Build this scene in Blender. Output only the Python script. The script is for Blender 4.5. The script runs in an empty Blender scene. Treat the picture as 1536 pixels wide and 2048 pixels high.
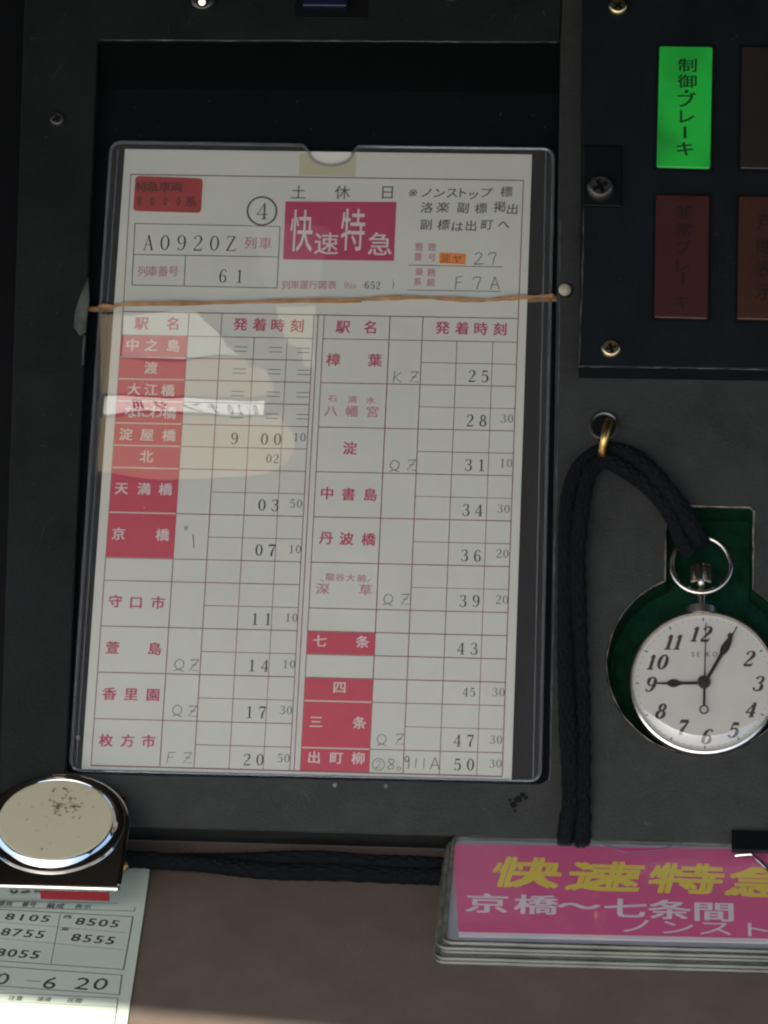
import bpy, bmesh, math, random
from mathutils import Vector, Matrix
R = math.radians
random.seed(7)
sc = bpy.context.scene
COL = sc.collection

# ------------------------------------------------------------------ camera
PHI = 0.81086                       # inclination of the console panel above the desk
def cam_axes():
    el = R(25.0); yaw = -0.08107; roll = -0.01243
    fw = Vector((math.sin(yaw)*math.cos(el), math.cos(yaw)*math.cos(el), -math.sin(el)))
    r = fw.cross(Vector((0, 0, 1))).normalized(); u = r.cross(fw)
    return fw, r*math.cos(roll)+u*math.sin(roll), u*math.cos(roll)-r*math.sin(roll)
FW, RT, UP = cam_axes()
CAM = Vector((0.11607, -1.04942, 0.60127))
FPX = 7500.0
cd = bpy.data.cameras.new('camera'); cam = bpy.data.objects.new('camera', cd); COL.objects.link(cam)
m = Matrix((RT, UP, -FW)).transposed().to_4x4(); m.translation = CAM
cam.matrix_world = m
cd.sensor_fit = 'HORIZONTAL'; cd.sensor_width = 36.0; cd.lens = 36.0*FPX/1536.0
cd.clip_start = 0.02; cd.clip_end = 200.0
sc.camera = cam
sc.render.resolution_x = 768; sc.render.resolution_y = 1024

# ------------------------------------------------------------------ sky, sun, exposure
SUN_EL, SUN_AZ = R(44.0), R(196.0)      # azimuth clockwise from +y (the sun stands behind the camera)
w = bpy.data.worlds.new('World'); sc.world = w; w.use_nodes = True
nt = w.node_tree; bg = nt.nodes['Background']
sky = nt.nodes.new('ShaderNodeTexSky'); sky.sky_type = 'NISHITA'; sky.sun_disc = False
sky.sun_elevation = SUN_EL; sky.sun_rotation = SUN_AZ; sky.altitude = 50; sky.air_density = 1.0; sky.dust_density = 2.5
nt.links.new(sky.outputs[0], bg.inputs[0]); bg.inputs[1].default_value = 0.12
sd = bpy.data.lights.new('sun', 'SUN'); sd.energy = 4.0; sd.angle = R(0.4); sd.color = (1.0, 0.93, 0.82)
sun = bpy.data.objects.new('sun', sd); COL.objects.link(sun)
sdir = Vector((math.sin(SUN_AZ)*math.cos(SUN_EL), math.cos(SUN_AZ)*math.cos(SUN_EL), math.sin(SUN_EL)))
sun.rotation_euler = sdir.to_track_quat('Z', 'Y').to_euler()
sc.view_settings.view_transform = 'Standard'; sc.view_settings.look = 'None'
sc.view_settings.exposure = 1.32; sc.view_settings.gamma = 1.0
try:
    sc.cycles.transparent_max_bounces = 24; sc.cycles.max_bounces = 10; sc.cycles.filter_width = 2.2
except Exception: pass

# ------------------------------------------------------------------ frames: planes in the place, measured along rays
class Frame:
    def __init__(s, o, a, b, c=None):
        s.o = Vector(o); s.a = Vector(a).normalized()
        c = Vector(c) if c is not None else s.a.cross(Vector(b))
        s.c = c.normalized(); s.b = s.c.cross(s.a)
    def w(s, p): return s.o + s.a*p[0] + s.b*p[1] + s.c*p[2]
    def hit(s, px, py, h=0.0):
        d = FW + RT*((px-768)/FPX) - UP*((py-1024)/FPX)
        t = ((s.o + s.c*h) - CAM).dot(s.c)/d.dot(s.c)
        q = CAM + d*t - s.o
        return (q.dot(s.a), q.dot(s.b))
    def scale(s, px, py, h=0.0):
        x0, y0 = s.hit(px, py, h); x1, _ = s.hit(px+10, py, h); _, y2 = s.hit(px, py+10, h)
        return abs(x1-x0)/10, abs(y2-y0)/10
    def matrix(s, p=(0, 0, 0)):
        M_ = Matrix((s.a, s.b, s.c)).transposed().to_4x4(); M_.translation = s.w(p); return M_
PAN = Frame((0, 0, 0), (1, 0, 0), None, (0, -math.sin(PHI), math.cos(PHI)))
HT = 0.006                                   # the panel's top surface stands 6 mm above the floor of the tray
P = PAN.hit
VB = PAN.hit(560, 1662, HT)[1]               # lower edge of the panel
EDGE = PAN.w((0, VB, HT))
ZD = EDGE.z - 0.0125                         # desk top
DESK = Frame((0, 0, ZD), (1, 0, 0), None, (0, 0, 1))

# ------------------------------------------------------------------ materials
def mat(name, col, rough=0.6, metal=0.0, var=0.0, vscale=40.0, bump=0.0, bscale=400.0, spec=0.5, coat=0.0, col2=None, emit=None, es=0.0, rvar=0.0, sx=(1, 1, 1)):
    m = bpy.data.materials.new(name); m.use_nodes = True
    n = m.node_tree.nodes; l = m.node_tree.links; b = n['Principled BSDF']
    b.inputs['Base Color'].default_value = (*col, 1); b.inputs['Roughness'].default_value = rough
    b.inputs['Metallic'].default_value = metal; b.inputs['Specular IOR Level'].default_value = spec
    b.inputs['Coat Weight'].default_value = coat
    if emit: b.inputs['Emission Color'].default_value = (*emit, 1); b.inputs['Emission Strength'].default_value = es
    tc = n.new('ShaderNodeTexCoord'); mp = n.new('ShaderNodeMapping'); mp.inputs['Scale'].default_value = sx
    l.new(tc.outputs['Object'], mp.inputs[0])
    if var or col2:
        t = n.new('ShaderNodeTexNoise'); t.inputs['Scale'].default_value = vscale; t.inputs['Detail'].default_value = 6; t.inputs['Roughness'].default_value = 0.65
        l.new(mp.outputs[0], t.inputs['Vector'])
        r = n.new('ShaderNodeValToRGB'); r.color_ramp.elements[0].position = 0.35; r.color_ramp.elements[1].position = 0.68
        c2 = col2 or tuple(min(1, c*(1+var)) for c in col)
        c1 = col if col2 else tuple(c*(1-var) for c in col)
        r.color_ramp.elements[0].color = (*c1, 1); r.color_ramp.elements[1].color = (*c2, 1)
        l.new(t.outputs[0], r.inputs[0]); l.new(r.outputs[0], b.inputs['Base Color'])
    if rvar:
        t2 = n.new('ShaderNodeTexNoise'); t2.inputs['Scale'].default_value = vscale*2.3; t2.inputs['Detail'].default_value = 5
        l.new(mp.outputs[0], t2.inputs['Vector'])
        mr = n.new('ShaderNodeMapRange'); mr.inputs['To Min'].default_value = max(0.02, rough-rvar); mr.inputs['To Max'].default_value = rough+rvar
        l.new(t2.outputs[0], mr.inputs[0]); l.new(mr.outputs[0], b.inputs['Roughness'])
    if bump:
        t3 = n.new('ShaderNodeTexNoise'); t3.inputs['Scale'].default_value = bscale; t3.inputs['Detail'].default_value = 3
        l.new(mp.outputs[0], t3.inputs['Vector'])
        bp = n.new('ShaderNodeBump'); bp.inputs['Strength'].default_value = bump; bp.inputs['Distance'].default_value = 0.0005
        l.new(t3.outputs[0], bp.inputs['Height']); l.new(bp.outputs[0], b.inputs['Normal'])
    return m
def film(name, tint=(0.97, 0.97, 0.97), gloss=1.0, rough=0.03, haze=0.02, hazecol=(0.8, 0.82, 0.85), ior=1.5, wav=0.0):
    m = bpy.data.materials.new(name); m.use_nodes = True
    n = m.node_tree.nodes; l = m.node_tree.links; out = n['Material Output']; n.remove(n['Principled BSDF'])
    tr = n.new('ShaderNodeBsdfTransparent'); tr.inputs[0].default_value = (*tint, 1)
    df = n.new('ShaderNodeBsdfDiffuse'); df.inputs[0].default_value = (*hazecol, 1)
    m1 = n.new('ShaderNodeMixShader'); m1.inputs[0].default_value = haze
    l.new(tr.outputs[0], m1.inputs[1]); l.new(df.outputs[0], m1.inputs[2])
    gl = n.new('ShaderNodeBsdfGlossy'); gl.inputs['Roughness'].default_value = rough; gl.inputs[0].default_value = (gloss, gloss, gloss, 1)
    # reflectance of a thin sheet, the same from both of its sides
    ge = n.new('ShaderNodeNewGeometry'); dt = n.new('ShaderNodeVectorMath'); dt.operation = 'DOT_PRODUCT'
    l.new(ge.outputs['Normal'], dt.inputs[0]); l.new(ge.outputs['Incoming'], dt.inputs[1])
    def mth(op, a_, b_=None):
        q = n.new('ShaderNodeMath'); q.operation = op
        for i_, v_ in enumerate((a_, b_)):
            if v_ is None: continue
            if isinstance(v_, (int, float)): q.inputs[i_].default_value = v_
            else: l.new(v_, q.inputs[i_])
        return q.outputs[0]
    F0 = ((ior-1)/(ior+1))**2*1.6
    fo_ = mth('ADD', mth('MULTIPLY', mth('POWER', mth('SUBTRACT', 1.0, mth('ABSOLUTE', dt.outputs['Value'])), 5.0), (1-F0)*0.8), F0)
    m2 = n.new('ShaderNodeMixShader'); l.new(fo_, m2.inputs[0]); l.new(m1.outputs[0], m2.inputs[1]); l.new(gl.outputs[0], m2.inputs[2])
    if wav:
        tc = n.new('ShaderNodeTexCoord'); t = n.new('ShaderNodeTexNoise'); t.inputs['Scale'].default_value = 22; t.inputs['Detail'].default_value = 2
        l.new(tc.outputs['Object'], t.inputs['Vector']); bp = n.new('ShaderNodeBump'); bp.inputs['Strength'].default_value = wav; bp.inputs['Distance'].default_value = 0.001
        l.new(t.outputs[0], bp.inputs['Height']); l.new(bp.outputs[0], gl.inputs['Normal'])
    l.new(m2.outputs[0], out.inputs['Surface'])
    return m
MT = {}
MT['panel'] = mat('panel_paint', (0.0275, 0.0300, 0.0285), 0.58, var=0.22, vscale=90, bump=0.38, bscale=1100, rvar=0.08, spec=0.25)
MT['strip'] = mat('surround_dimmed', (0.0095, 0.012, 0.0115), 0.6, var=0.28, vscale=45, bump=0.35, bscale=900, rvar=0.08, spec=0.16)  # left strip's own tone, with the dimmer light up top put into it
MT['tray'] = mat('tray_black', (0.0030, 0.0045, 0.0055), 0.55, var=0.2, vscale=80, bump=0.2, bscale=700, spec=0.10)
MT['worn'] = mat('worn_edge', (0.15, 0.14, 0.12), 0.5, var=0.7, vscale=260)
MT['glue'] = mat('old_glue', (0.065, 0.07, 0.062), 0.4, var=0.5, vscale=200)
MT['backing'] = mat('backing_sheet', (0.36, 0.39, 0.45), 0.6)
MT['fuzz'] = mat('cord_fibre', (0.030, 0.034, 0.040), 0.9)
MT['scratch'] = mat('scratch', (0.075, 0.075, 0.068), 0.6, var=0.5, vscale=400)
MT['dust'] = mat('dust', (0.20, 0.19, 0.165), 0.9)
MT['edge'] = mat('edge_highlight', (0.13, 0.14, 0.145), 0.4, metal=0.6, var=0.5, vscale=160)  # edge highlights of tray and lamp box, put into a paler colour
MT['unit'] = mat('unit_black', (0.0065, 0.0095, 0.0115), 0.5, var=0.2, vscale=70, bump=0.25, bscale=1200, spec=0.14)
MT['dark'] = mat('dark_plastic', (0.004, 0.0045, 0.0055), 0.5, spec=0.15)
MT['desk'] = mat('desk_brown', (0.136, 0.107, 0.086), 0.6, col2=(0.168, 0.134, 0.106), vscale=45, bump=0.3, bscale=1300, rvar=0.1, spec=0.12)
MT['paper'] = mat('paper', (0.60, 0.61, 0.545), 0.8, var=0.035, vscale=26, bump=0.35, bscale=14, spec=0.2)
MT['rule'] = mat('rule_ink', (0.25, 0.12, 0.13), 0.8, var=0.25, vscale=300)
MT['rule_dark'] = mat('rule_ink_dark', (0.20, 0.10, 0.10), 0.8, var=0.3, vscale=300)
MT['red'] = mat('red_ink', (0.52, 0.062, 0.10), 0.75, var=0.06, vscale=200)
MT['magenta'] = mat('magenta_ink', (0.44, 0.035, 0.105), 0.7, var=0.06, vscale=200)
MT['redtext'] = mat('red_text_ink', (0.46, 0.07, 0.11), 0.8)
MT['pinktext'] = mat('pink_text_ink', (0.50, 0.25, 0.27), 0.8)
MT['white'] = mat('white_print', (0.64, 0.60, 0.56), 0.8)
MT['ink'] = mat('black_ink', (0.055, 0.058, 0.06), 0.7)
MT['grayink'] = mat('grey_ink', (0.095, 0.098, 0.10), 0.7)
MT['pencil'] = mat('pencil', (0.125, 0.125, 0.125), 0.6, var=0.4, vscale=900)
MT['redstick'] = mat('red_sticker', (0.36, 0.042, 0.038), 0.6, var=0.1, vscale=120)
MT['stickink'] = mat('sticker_ink', (0.11, 0.02, 0.02), 0.7)
MT['orange'] = mat('orange_sticker', (0.80, 0.24, 0.05), 0.6, var=0.1, vscale=300)
MT['orangeink'] = mat('orange_sticker_ink', (0.26, 0.12, 0.02), 0.7)
MT['band'] = mat('rubber', (0.30, 0.155, 0.055), 0.6, var=0.3, vscale=220, bump=0.3, bscale=1500)
MT['film'] = film('clear_film', haze=0.028, rough=0.0060, wav=0.10, ior=1.72)
MT['filmback'] = film('clear_back_film', haze=0.012, rough=0.06)
MT['weld'] = film('clear_edge', tint=(0.75, 0.77, 0.8), haze=0.14, rough=0.07, hazecol=(.5,.53,.56))
MT['tape'] = film('yellowed_tape', tint=(0.95, 0.92, 0.82), haze=0.06, hazecol=(0.75, 0.68, 0.48), rough=0.2)
MT['chrome'] = mat('chrome', (0.75, 0.76, 0.77), 0.06, metal=1.0)
MT['steel'] = mat('watch_steel', (0.60, 0.57, 0.52), 0.22, metal=1.0, var=0.15, vscale=300)
MT['steel_dull'] = mat('steel_dull', (0.38, 0.36, 0.33), 0.35, metal=1.0, var=0.2, vscale=400)
MT['brass'] = mat('brass', (0.62, 0.42, 0.15), 0.3, metal=1.0, var=0.3, vscale=500)
MT['screw'] = mat('screw_brass', (0.62, 0.52, 0.32), 0.3, metal=1.0, var=0.2, vscale=600)
MT['screwdark'] = mat('screw_dark', (0.10, 0.10, 0.10), 0.35, metal=0.8)
MT['felt'] = mat('green_felt', (0.0032, 0.029, 0.016), 0.85, var=0.4, vscale=260, bump=0.5, bscale=2500, spec=0.1)
MT['dial'] = mat('dial', (0.50, 0.50, 0.455), 0.6, var=0.03, vscale=90)
MT['numeral'] = mat('numeral', (0.035, 0.022, 0.02), 0.5)
MT['hand'] = mat('hand', (0.018, 0.013, 0.012), 0.35)
MT['glass'] = film('watch_glass', haze=0.01, rough=0.02)
MT['cord'] = mat('cord', (0.0052, 0.0062, 0.0080), 0.9, var=0.35, vscale=900, spec=0.12)
MT['cream'] = mat('cream_pad', (0.42, 0.39, 0.24), 0.6, var=0.05, vscale=60)
MT['greenpaper'] = mat('green_paper', (0.56, 0.645, 0.545), 0.8, var=0.02, vscale=40, spec=0.2)
MT['pinkcard'] = mat('pink_card', (0.72, 0.072, 0.26), 0.6, var=0.05, vscale=60)
MT['yellow'] = mat('yellow_print', (0.82, 0.67, 0.05), 0.6)
MT['whitecard'] = mat('white_card', (0.78, 0.72, 0.73), 0.7)
MT['case'] = film('hard_case', tint=(0.9, 0.9, 0.9), haze=0.30, hazecol=(0.36, 0.36, 0.32), rough=0.15)
MT['casetop'] = film('hard_case_top', haze=0.07, rough=0.03, wav=0.10)
MT['case_edge'] = mat('case_edge', (0.105, 0.11, 0.095), 0.25, var=0.65, vscale=90, sx=(.6, 3, 9), spec=0.7)
MT['gray_card'] = mat('grey_card', (0.40, 0.425, 0.48), 0.7)
MT['redlip'] = mat('red_lip', (0.22, 0.012, 0.018), 0.4, spec=0.5)
MT['button'] = mat('button', (0.36, 0.34, 0.26), 0.5)

def wear(key, col, thr=0.68, scale=330, amt=0.5, patch=9):
    m = MT[key]; n = m.node_tree.nodes; l = m.node_tree.links; b = n['Principled BSDF']
    src = b.inputs['Base Color'].links[0].from_socket if b.inputs['Base Color'].links else None
    tc = n.new('ShaderNodeTexCoord'); t = n.new('ShaderNodeTexNoise'); t.inputs['Scale'].default_value = scale; t.inputs['Detail'].default_value = 8; t.inputs['Roughness'].default_value = .8
    t2 = n.new('ShaderNodeTexNoise'); t2.inputs['Scale'].default_value = patch; t2.inputs['Detail'].default_value = 3
    l.new(tc.outputs['Object'], t.inputs['Vector']); l.new(tc.outputs['Object'], t2.inputs['Vector'])
    r = n.new('ShaderNodeMapRange'); r.inputs['From Min'].default_value = thr; r.inputs['From Max'].default_value = thr+.10; r.inputs['To Max'].default_value = amt; l.new(t.outputs[0], r.inputs[0])
    r2 = n.new('ShaderNodeMapRange'); r2.inputs['From Min'].default_value = .42; r2.inputs['From Max'].default_value = .62; l.new(t2.outputs[0], r2.inputs[0])
    mu = n.new('ShaderNodeMath'); mu.operation = 'MULTIPLY'; l.new(r.outputs[0], mu.inputs[0]); l.new(r2.outputs[0], mu.inputs[1])
    mx = n.new('ShaderNodeMix'); mx.data_type = 'RGBA'; l.new(mu.outputs[0], mx.inputs[0])
    if src: l.new(src, mx.inputs[6])
    else: mx.inputs[6].default_value = b.inputs['Base Color'].default_value
    mx.inputs[7].default_value = (*col, 1); l.new(mx.outputs[2], b.inputs['Base Color'])
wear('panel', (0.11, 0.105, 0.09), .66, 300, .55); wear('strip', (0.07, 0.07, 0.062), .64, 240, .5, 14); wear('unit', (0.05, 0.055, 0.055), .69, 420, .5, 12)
wear('desk', (0.26, 0.22, 0.17), .60, 420, .5, 11); wear('tray', (0.03, 0.033, 0.034), .68, 360, .5, 12); wear('dial', (0.40, 0.38, 0.30), .70, 260, .3, 40)
wear('paper', (0.42, 0.42, 0.34), .70, 240, .35, 14)
# pad with a soiled patch (scratches gathered off centre)
def dirty_pad():
    m = MT['cream']; n = m.node_tree.nodes; l = m.node_tree.links; b = n['Principled BSDF']
    tc = n.new('ShaderNodeTexCoord')
    sub = n.new('ShaderNodeVectorMath'); sub.operation = 'SUBTRACT'; sub.inputs[1].default_value = (0.0015, 0.0068, 0)
    l.new(tc.outputs['Object'], sub.inputs[0])
    ln = n.new('ShaderNodeVectorMath'); ln.operation = 'LENGTH'; l.new(sub.outputs[0], ln.inputs[0])
    near = n.new('ShaderNodeMapRange'); near.inputs['From Min'].default_value = 0.011; near.inputs['From Max'].default_value = 0.001
    near.inputs['To Min'].default_value = 0.0; near.inputs['To Max'].default_value = 0.24; l.new(ln.outputs['Value'], near.inputs[0])
    t = n.new('ShaderNodeTexNoise'); t.inputs['Scale'].default_value = 620; t.inputs['Detail'].default_value = 6; l.new(tc.outputs['Object'], t.inputs['Vector'])
    ad = n.new('ShaderNodeMath'); ad.operation = 'ADD'; l.new(t.outputs[0], ad.inputs[0]); l.new(near.outputs[0], ad.inputs[1])
    r = n.new('ShaderNodeValToRGB'); r.color_ramp.elements[0].position = 0.66; r.color_ramp.elements[1].position = 0.80
    r.color_ramp.elements[0].color = (0.56, 0.53, 0.36, 1); r.color_ramp.elements[1].color = (0.13, 0.10, 0.06, 1)
    l.new(ad.outputs[0], r.inputs[0]); l.new(r.outputs[0], b.inputs['Base Color'])
dirty_pad()

# ------------------------------------------------------------------ mesh building
def inset(poly, d):
    n = len(poly); out = []
    for i in range(n):
        p0, p1, p2 = Vector(poly[i-1]), Vector(poly[i]), Vector(poly[(i+1) % n])
        e1 = (p1-p0); e2 = (p2-p1)
        if e1.length < 1e-9 or e2.length < 1e-9: out.append(tuple(p1)); continue
        n1 = Vector((-e1.y, e1.x)).normalized(); n2 = Vector((-e2.y, e2.x)).normalized()
        k = n1+n2
        if k.length < 1e-6: out.append(tuple(p1)); continue
        k.normalize(); out.append(tuple(p1 + k*(d/max(0.35, k.dot(n1)))))
    return out
def ccw(poly):
    a = sum(poly[i-1][0]*poly[i][1]-poly[i][0]*poly[i-1][1] for i in range(len(poly)))
    return list(poly) if a > 0 else list(poly)[::-1]
def rrect(x0, y0, x1, y1, r, n=5):
    pts = []
    for cx, cy, a0 in ((x1-r, y0+r, -90), (x1-r, y1-r, 0), (x0+r, y1-r, 90), (x0+r, y0+r, 180)):
        for k in range(n+1):
            a = R(a0+90*k/n); pts.append((cx+r*math.cos(a), cy+r*math.sin(a)))
    return pts
def smooth_path(pts, n=8):
    out = []; P_ = [Vector(p) for p in pts]; L = len(P_)
    for i in range(L-1):
        p0 = P_[max(0, i-1)]; p1 = P_[i]; p2 = P_[i+1]; p3 = P_[min(L-1, i+2)]
        for k in range(n):
            t = k/n
            out.append(0.5*((2*p1)+(p2-p0)*t+(2*p0-5*p1+4*p2-p3)*t*t+(3*p1-p0-3*p2+p3)*t**3))
    out.append(P_[-1]); return out
class M:
    def __init__(s): s.v = []; s.f = []
    def add(s, vs, fs):
        o = len(s.v); s.v += [tuple(v) for v in vs]; s.f += [tuple(i+o for i in f) for f in fs]; return s
    def prism(s, poly, z0, z1, ch=0.0):
        poly = ccw(poly); n = len(poly)
        rings = [(poly, z0)]
        if ch: rings += [(poly, z1-ch), (inset(poly, ch*0.3), z1-ch*0.3), (inset(poly, ch), z1)]
        else: rings += [(poly, z1)]
        vs = [(p[0], p[1], z) for r_, z in rings for p in r_]; fs = [tuple(range(n))[::-1]]
        for k in range(len(rings)-1):
            for i in range(n): fs.append((k*n+i, k*n+(i+1) % n, (k+1)*n+(i+1) % n, (k+1)*n+i))
        fs.append(tuple(range((len(rings)-1)*n, len(rings)*n))); return s.add(vs, fs)
    def box(s, x0, y0, z0, x1, y1, z1, ch=0.0): return s.prism([(x0, y0), (x1, y0), (x1, y1), (x0, y1)], z0, z1, ch)
    def flat(s, poly, z):
        poly = ccw(poly); return s.add([(p[0], p[1], z) for p in poly], [tuple(range(len(poly)))])
    def tube(s, path, r, n=10, closed=False, rf=None, flatten=None):
        P_ = [Vector(p) for p in path]; L = len(P_); vs = []; fs = []
        up = None
        for i, p in enumerate(P_):
            a = P_[(i-1) % L] if (closed or i > 0) else p; b = P_[(i+1) % L] if (closed or i < L-1) else p
            t = (b-a).normalized()
            if up is None: up = t.orthogonal().normalized()
            up = (up - t*up.dot(t)).normalized(); bi = t.cross(up)
            for k in range(n):
                an = 2*math.pi*k/n; rr = rf(i, k) if rf else r
                vs.append(p+(up*math.cos(an)+bi*math.sin(an))*rr)
        m_ = L if closed else L-1
        for i in range(m_):
            for k in range(n):
                fs.append((i*n+k, ((i+1) % L)*n+k, ((i+1) % L)*n+(k+1) % n, i*n+(k+1) % n))
        if not closed: fs += [tuple(range(n)), tuple(range((L-1)*n, L*n))[::-1]]
        return s.add(vs, fs)
    def lathe(s, c, prof, n=48, capb=True, capt=True):
        vs = []; fs = []
        for r_, z in prof:
            for k in range(n):
                a = 2*math.pi*k/n; vs.append((c[0]+r_*math.cos(a), c[1]+r_*math.sin(a), c[2]+z))
        for i in range(len(prof)-1):
            for k in range(n): fs.append((i*n+k, i*n+(k+1) % n, (i+1)*n+(k+1) % n, (i+1)*n+k))
        if capb: fs.append(tuple(range(n))[::-1])
        if capt: fs.append(tuple(range((len(prof)-1)*n, len(prof)*n)))
        return s.add(vs, fs)
    def ribbon(s, pts, ws, z):
        n = len(pts); vs = []; fs = []
        for i in range(n):
            a = Vector(pts[max(0, i-1)]); b = Vector(pts[min(n-1, i+1)]); d = (b-a)
            if d.length < 1e-9: d = Vector((1, 0))
            d.normalize(); nn = Vector((-d.y, d.x))*ws[i]/2; p = Vector(pts[i])
            vs += [(p.x+nn.x, p.y+nn.y, z), (p.x-nn.x, p.y-nn.y, z)]
        for i in range(n-1): fs.append((2*i, 2*i+1, 2*i+3, 2*i+2))
        return s.add(vs, fs)
    def line(s, p, q, w_, z): return s.ribbon([p, q], [w_, w_], z)
    def build(s, name, material, parent=None, frame=None, base=(0, 0, 0), smooth=False, norm=True):
        me = bpy.data.meshes.new(name)
        me.from_pydata([(v[0]-base[0], v[1]-base[1], v[2]-base[2]) for v in s.v], [], s.f)
        if norm:
            bm = bmesh.new(); bm.from_mesh(me); bmesh.ops.recalc_face_normals(bm, faces=bm.faces); bm.to_mesh(me); bm.free()
        me.materials.append(MT[material] if isinstance(material, str) else material)
        o = bpy.data.objects.new(name, me); COL.objects.link(o)
        if smooth:
            me.polygons.foreach_set('use_smooth', [True]*len(me.polygons)); me.update()
            try: me.set_sharp_from_angle(angle=R(38))
            except Exception: pass
        if parent: o.parent = parent
        elif frame: o.matrix_world = frame.matrix(base)
        return o
def thing(name, label, cat, frame, base=(0, 0, 0), group=None):
    o = bpy.data.objects.new(name, None); COL.objects.link(o); o.empty_display_size = 0.01
    o.matrix_world = frame.matrix(base); o['label'] = label; o['category'] = cat
    if group: o['group'] = group
    return o
def slab_with_hole(outer, hole, z0, z1):
    bm = bmesh.new()
    def loop(pts):
        vs = [bm.verts.new((p[0], p[1], z1)) for p in pts]
        return vs, [bm.edges.new((vs[i], vs[(i+1) % len(vs)])) for i in range(len(vs))]
    v1, e1 = loop(outer); v2, e2 = loop(hole)
    bmesh.ops.triangle_fill(bm, use_beauty=True, edges=e1+e2)
    vs = [tuple(v.co) for v in bm.verts]; bm.verts.index_update(); fs = [tuple(v.index for v in f.verts) for f in bm.faces]
    bm.free(); m_ = M(); m_.add(vs, fs)
    n = len(outer)
    m_.add([(p[0], p[1], z) for z in (z0, z1) for p in outer], [(i, (i+1) % n, n+(i+1) % n, n+i) for i in range(n)])
    k = len(hole)
    m_.add([(p[0], p[1], z) for z in (z0, z1) for p in hole], [(i, (i+1) % k, k+(i+1) % k, k+i) for i in range(k)])
    return m_

# ------------------------------------------------------------------ lettering
_gc = {}
def font_glyph(ch, bold):
    k = (ch, bold)
    if k not in _gc:
        c = bpy.data.curves.new('g', 'FONT'); c.body = ch; c.size = 1.0; c.resolution_u = 2
        o = bpy.data.objects.new('g', c); COL.objects.link(o)
        dg = bpy.context.evaluated_depsgraph_get(); me = bpy.data.meshes.new_from_object(o.evaluated_get(dg))
        vs = [(v.co.x, v.co.y) for v in me.vertices]; fs = [tuple(p.vertices) for p in me.polygons]
        bpy.data.objects.remove(o); bpy.data.curves.remove(c); bpy.data.meshes.remove(me)
        x0 = min(v[0] for v in vs); x1 = max(v[0] for v in vs); y0 = min(v[1] for v in vs); y1 = max(v[1] for v in vs)
        if ord(ch) > 0x2000:                 # full-width characters keep their place in the em box
            s_ = 0.93
            cx = (x0+x1)/2; cy = 0.36 if ord(ch) > 0x3000 else (y0+y1)/2
            if ch in 'ー〜・、': cy = (y0+y1)/2
            vs = [((x-cx)/s_, (y-cy)/s_) for x, y in vs]
        else:
            h = 0.70; vs = [((x-(x0+x1)/2)/h, (y-(y0 if ch not in '.-' else 0))/h-0.5) for x, y in vs]
        _gc[k] = (vs, fs)
    return _gc[k]
def E_(cx, cy, rx, ry, w0, w1, n=20):
    return [(cx+rx*math.cos(2*math.pi*i/n), cy+ry*math.sin(2*math.pi*i/n), w0+(w1-w0)*abs(math.cos(2*math.pi*i/n))**1.5) for i in range(n+1)]
SER = {
 '0': [('r', E_(.3, .5, .21, .46, .045, .12))],
 '1': [('l', [(.31, 0, .11), (.31, .98, .11)]), ('l', [(.32, .96, .05), (.14, .80, .04)]), ('l', [(.12, .025, .045), (.50, .025, .045)])],
 '2': [('s', [(.11, .76, .11), (.14, .90, .05), (.28, .975, .045), (.44, .90, .09), (.48, .72, .115), (.38, .50, .09), (.20, .26, .05), (.08, .06, .05)]), ('l', [(.08, .05, .09), (.5, .05, .09)]), ('l', [(.5, .02, .04), (.54, .22, .04)])],
 '3': [('s', [(.11, .80, .10), (.17, .93, .045), (.31, .97, .045), (.44, .88, .09), (.45, .70, .10), (.38, .58, .06), (.24, .54, .04)]), ('s', [(.24, .53, .04), (.42, .49, .06), (.50, .34, .11), (.48, .15, .11), (.35, .03, .05), (.20, .03, .05), (.09, .13, .06), (.10, .22, .10)])],
 '4': [('l', [(.40, 0, .11), (.40, .98, .11)]), ('l', [(.40, .97, .045), (.04, .30, .045)]), ('l', [(.02, .29, .055), (.56, .29, .055)]), ('l', [(.25, .025, .045), (.54, .025, .045)])],
 '5': [('l', [(.14, .92, .11), (.48, .92, .11)]), ('l', [(.15, .94, .045), (.12, .50, .045)]), ('s', [(.12, .52, .045), (.28, .61, .05), (.45, .52, .10), (.50, .32, .12), (.45, .12, .10), (.30, .025, .05), (.16, .04, .05), (.09, .17, .10)])],
 '6': [('s', [(.49, .82, .10), (.42, .94, .05), (.31, .965, .045), (.17, .82, .09), (.10, .50, .12), (.13, .20, .11), (.22, .05, .06), (.32, .03, .045), (.45, .12, .10), (.49, .30, .11), (.43, .50, .07), (.31, .57, .045), (.16, .45, .05)])],
 '7': [('l', [(.07, .92, .12), (.52, .92, .12)]), ('l', [(.08, .97, .04), (.06, .74, .04)]), ('s', [(.52, .93, .05), (.42, .66, .07), (.30, .36, .11), (.27, 0, .13)])],
 '8': [('r', E_(.3, .745, .15, .21, .05, .10)), ('r', E_(.3, .27, .20, .245, .05, .12))],
 'A': [('l', [(.30, .97, .045), (.07, .02, .045)]), ('l', [(.29, .97, .11), (.52, .02, .11)]), ('l', [(.15, .34, .045), (.45, .34, .045)]), ('l', [(0, .02, .04), (.17, .02, .04)]), ('l', [(.39, .02, .04), (.62, .02, .04)])],
 'Z': [('l', [(.08, .95, .055), (.52, .95, .055)]), ('l', [(.50, .94, .11), (.09, .05, .11)]), ('l', [(.07, .04, .055), (.54, .04, .055)]), ('l', [(.08, .97, .04), (.07, .80, .04)]), ('l', [(.54, .02, .04), (.56, .22, .04)])],
 '=': [('l', [(0, .66, .05), (.62, .66, .05)]), ('l', [(0, .34, .05), (.62, .34, .05)])],
}
SER['9'] = [(k, [(.6-x, 1-y, w_) for x, y, w_ in pts]) for k, pts in SER['6']]
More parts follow.
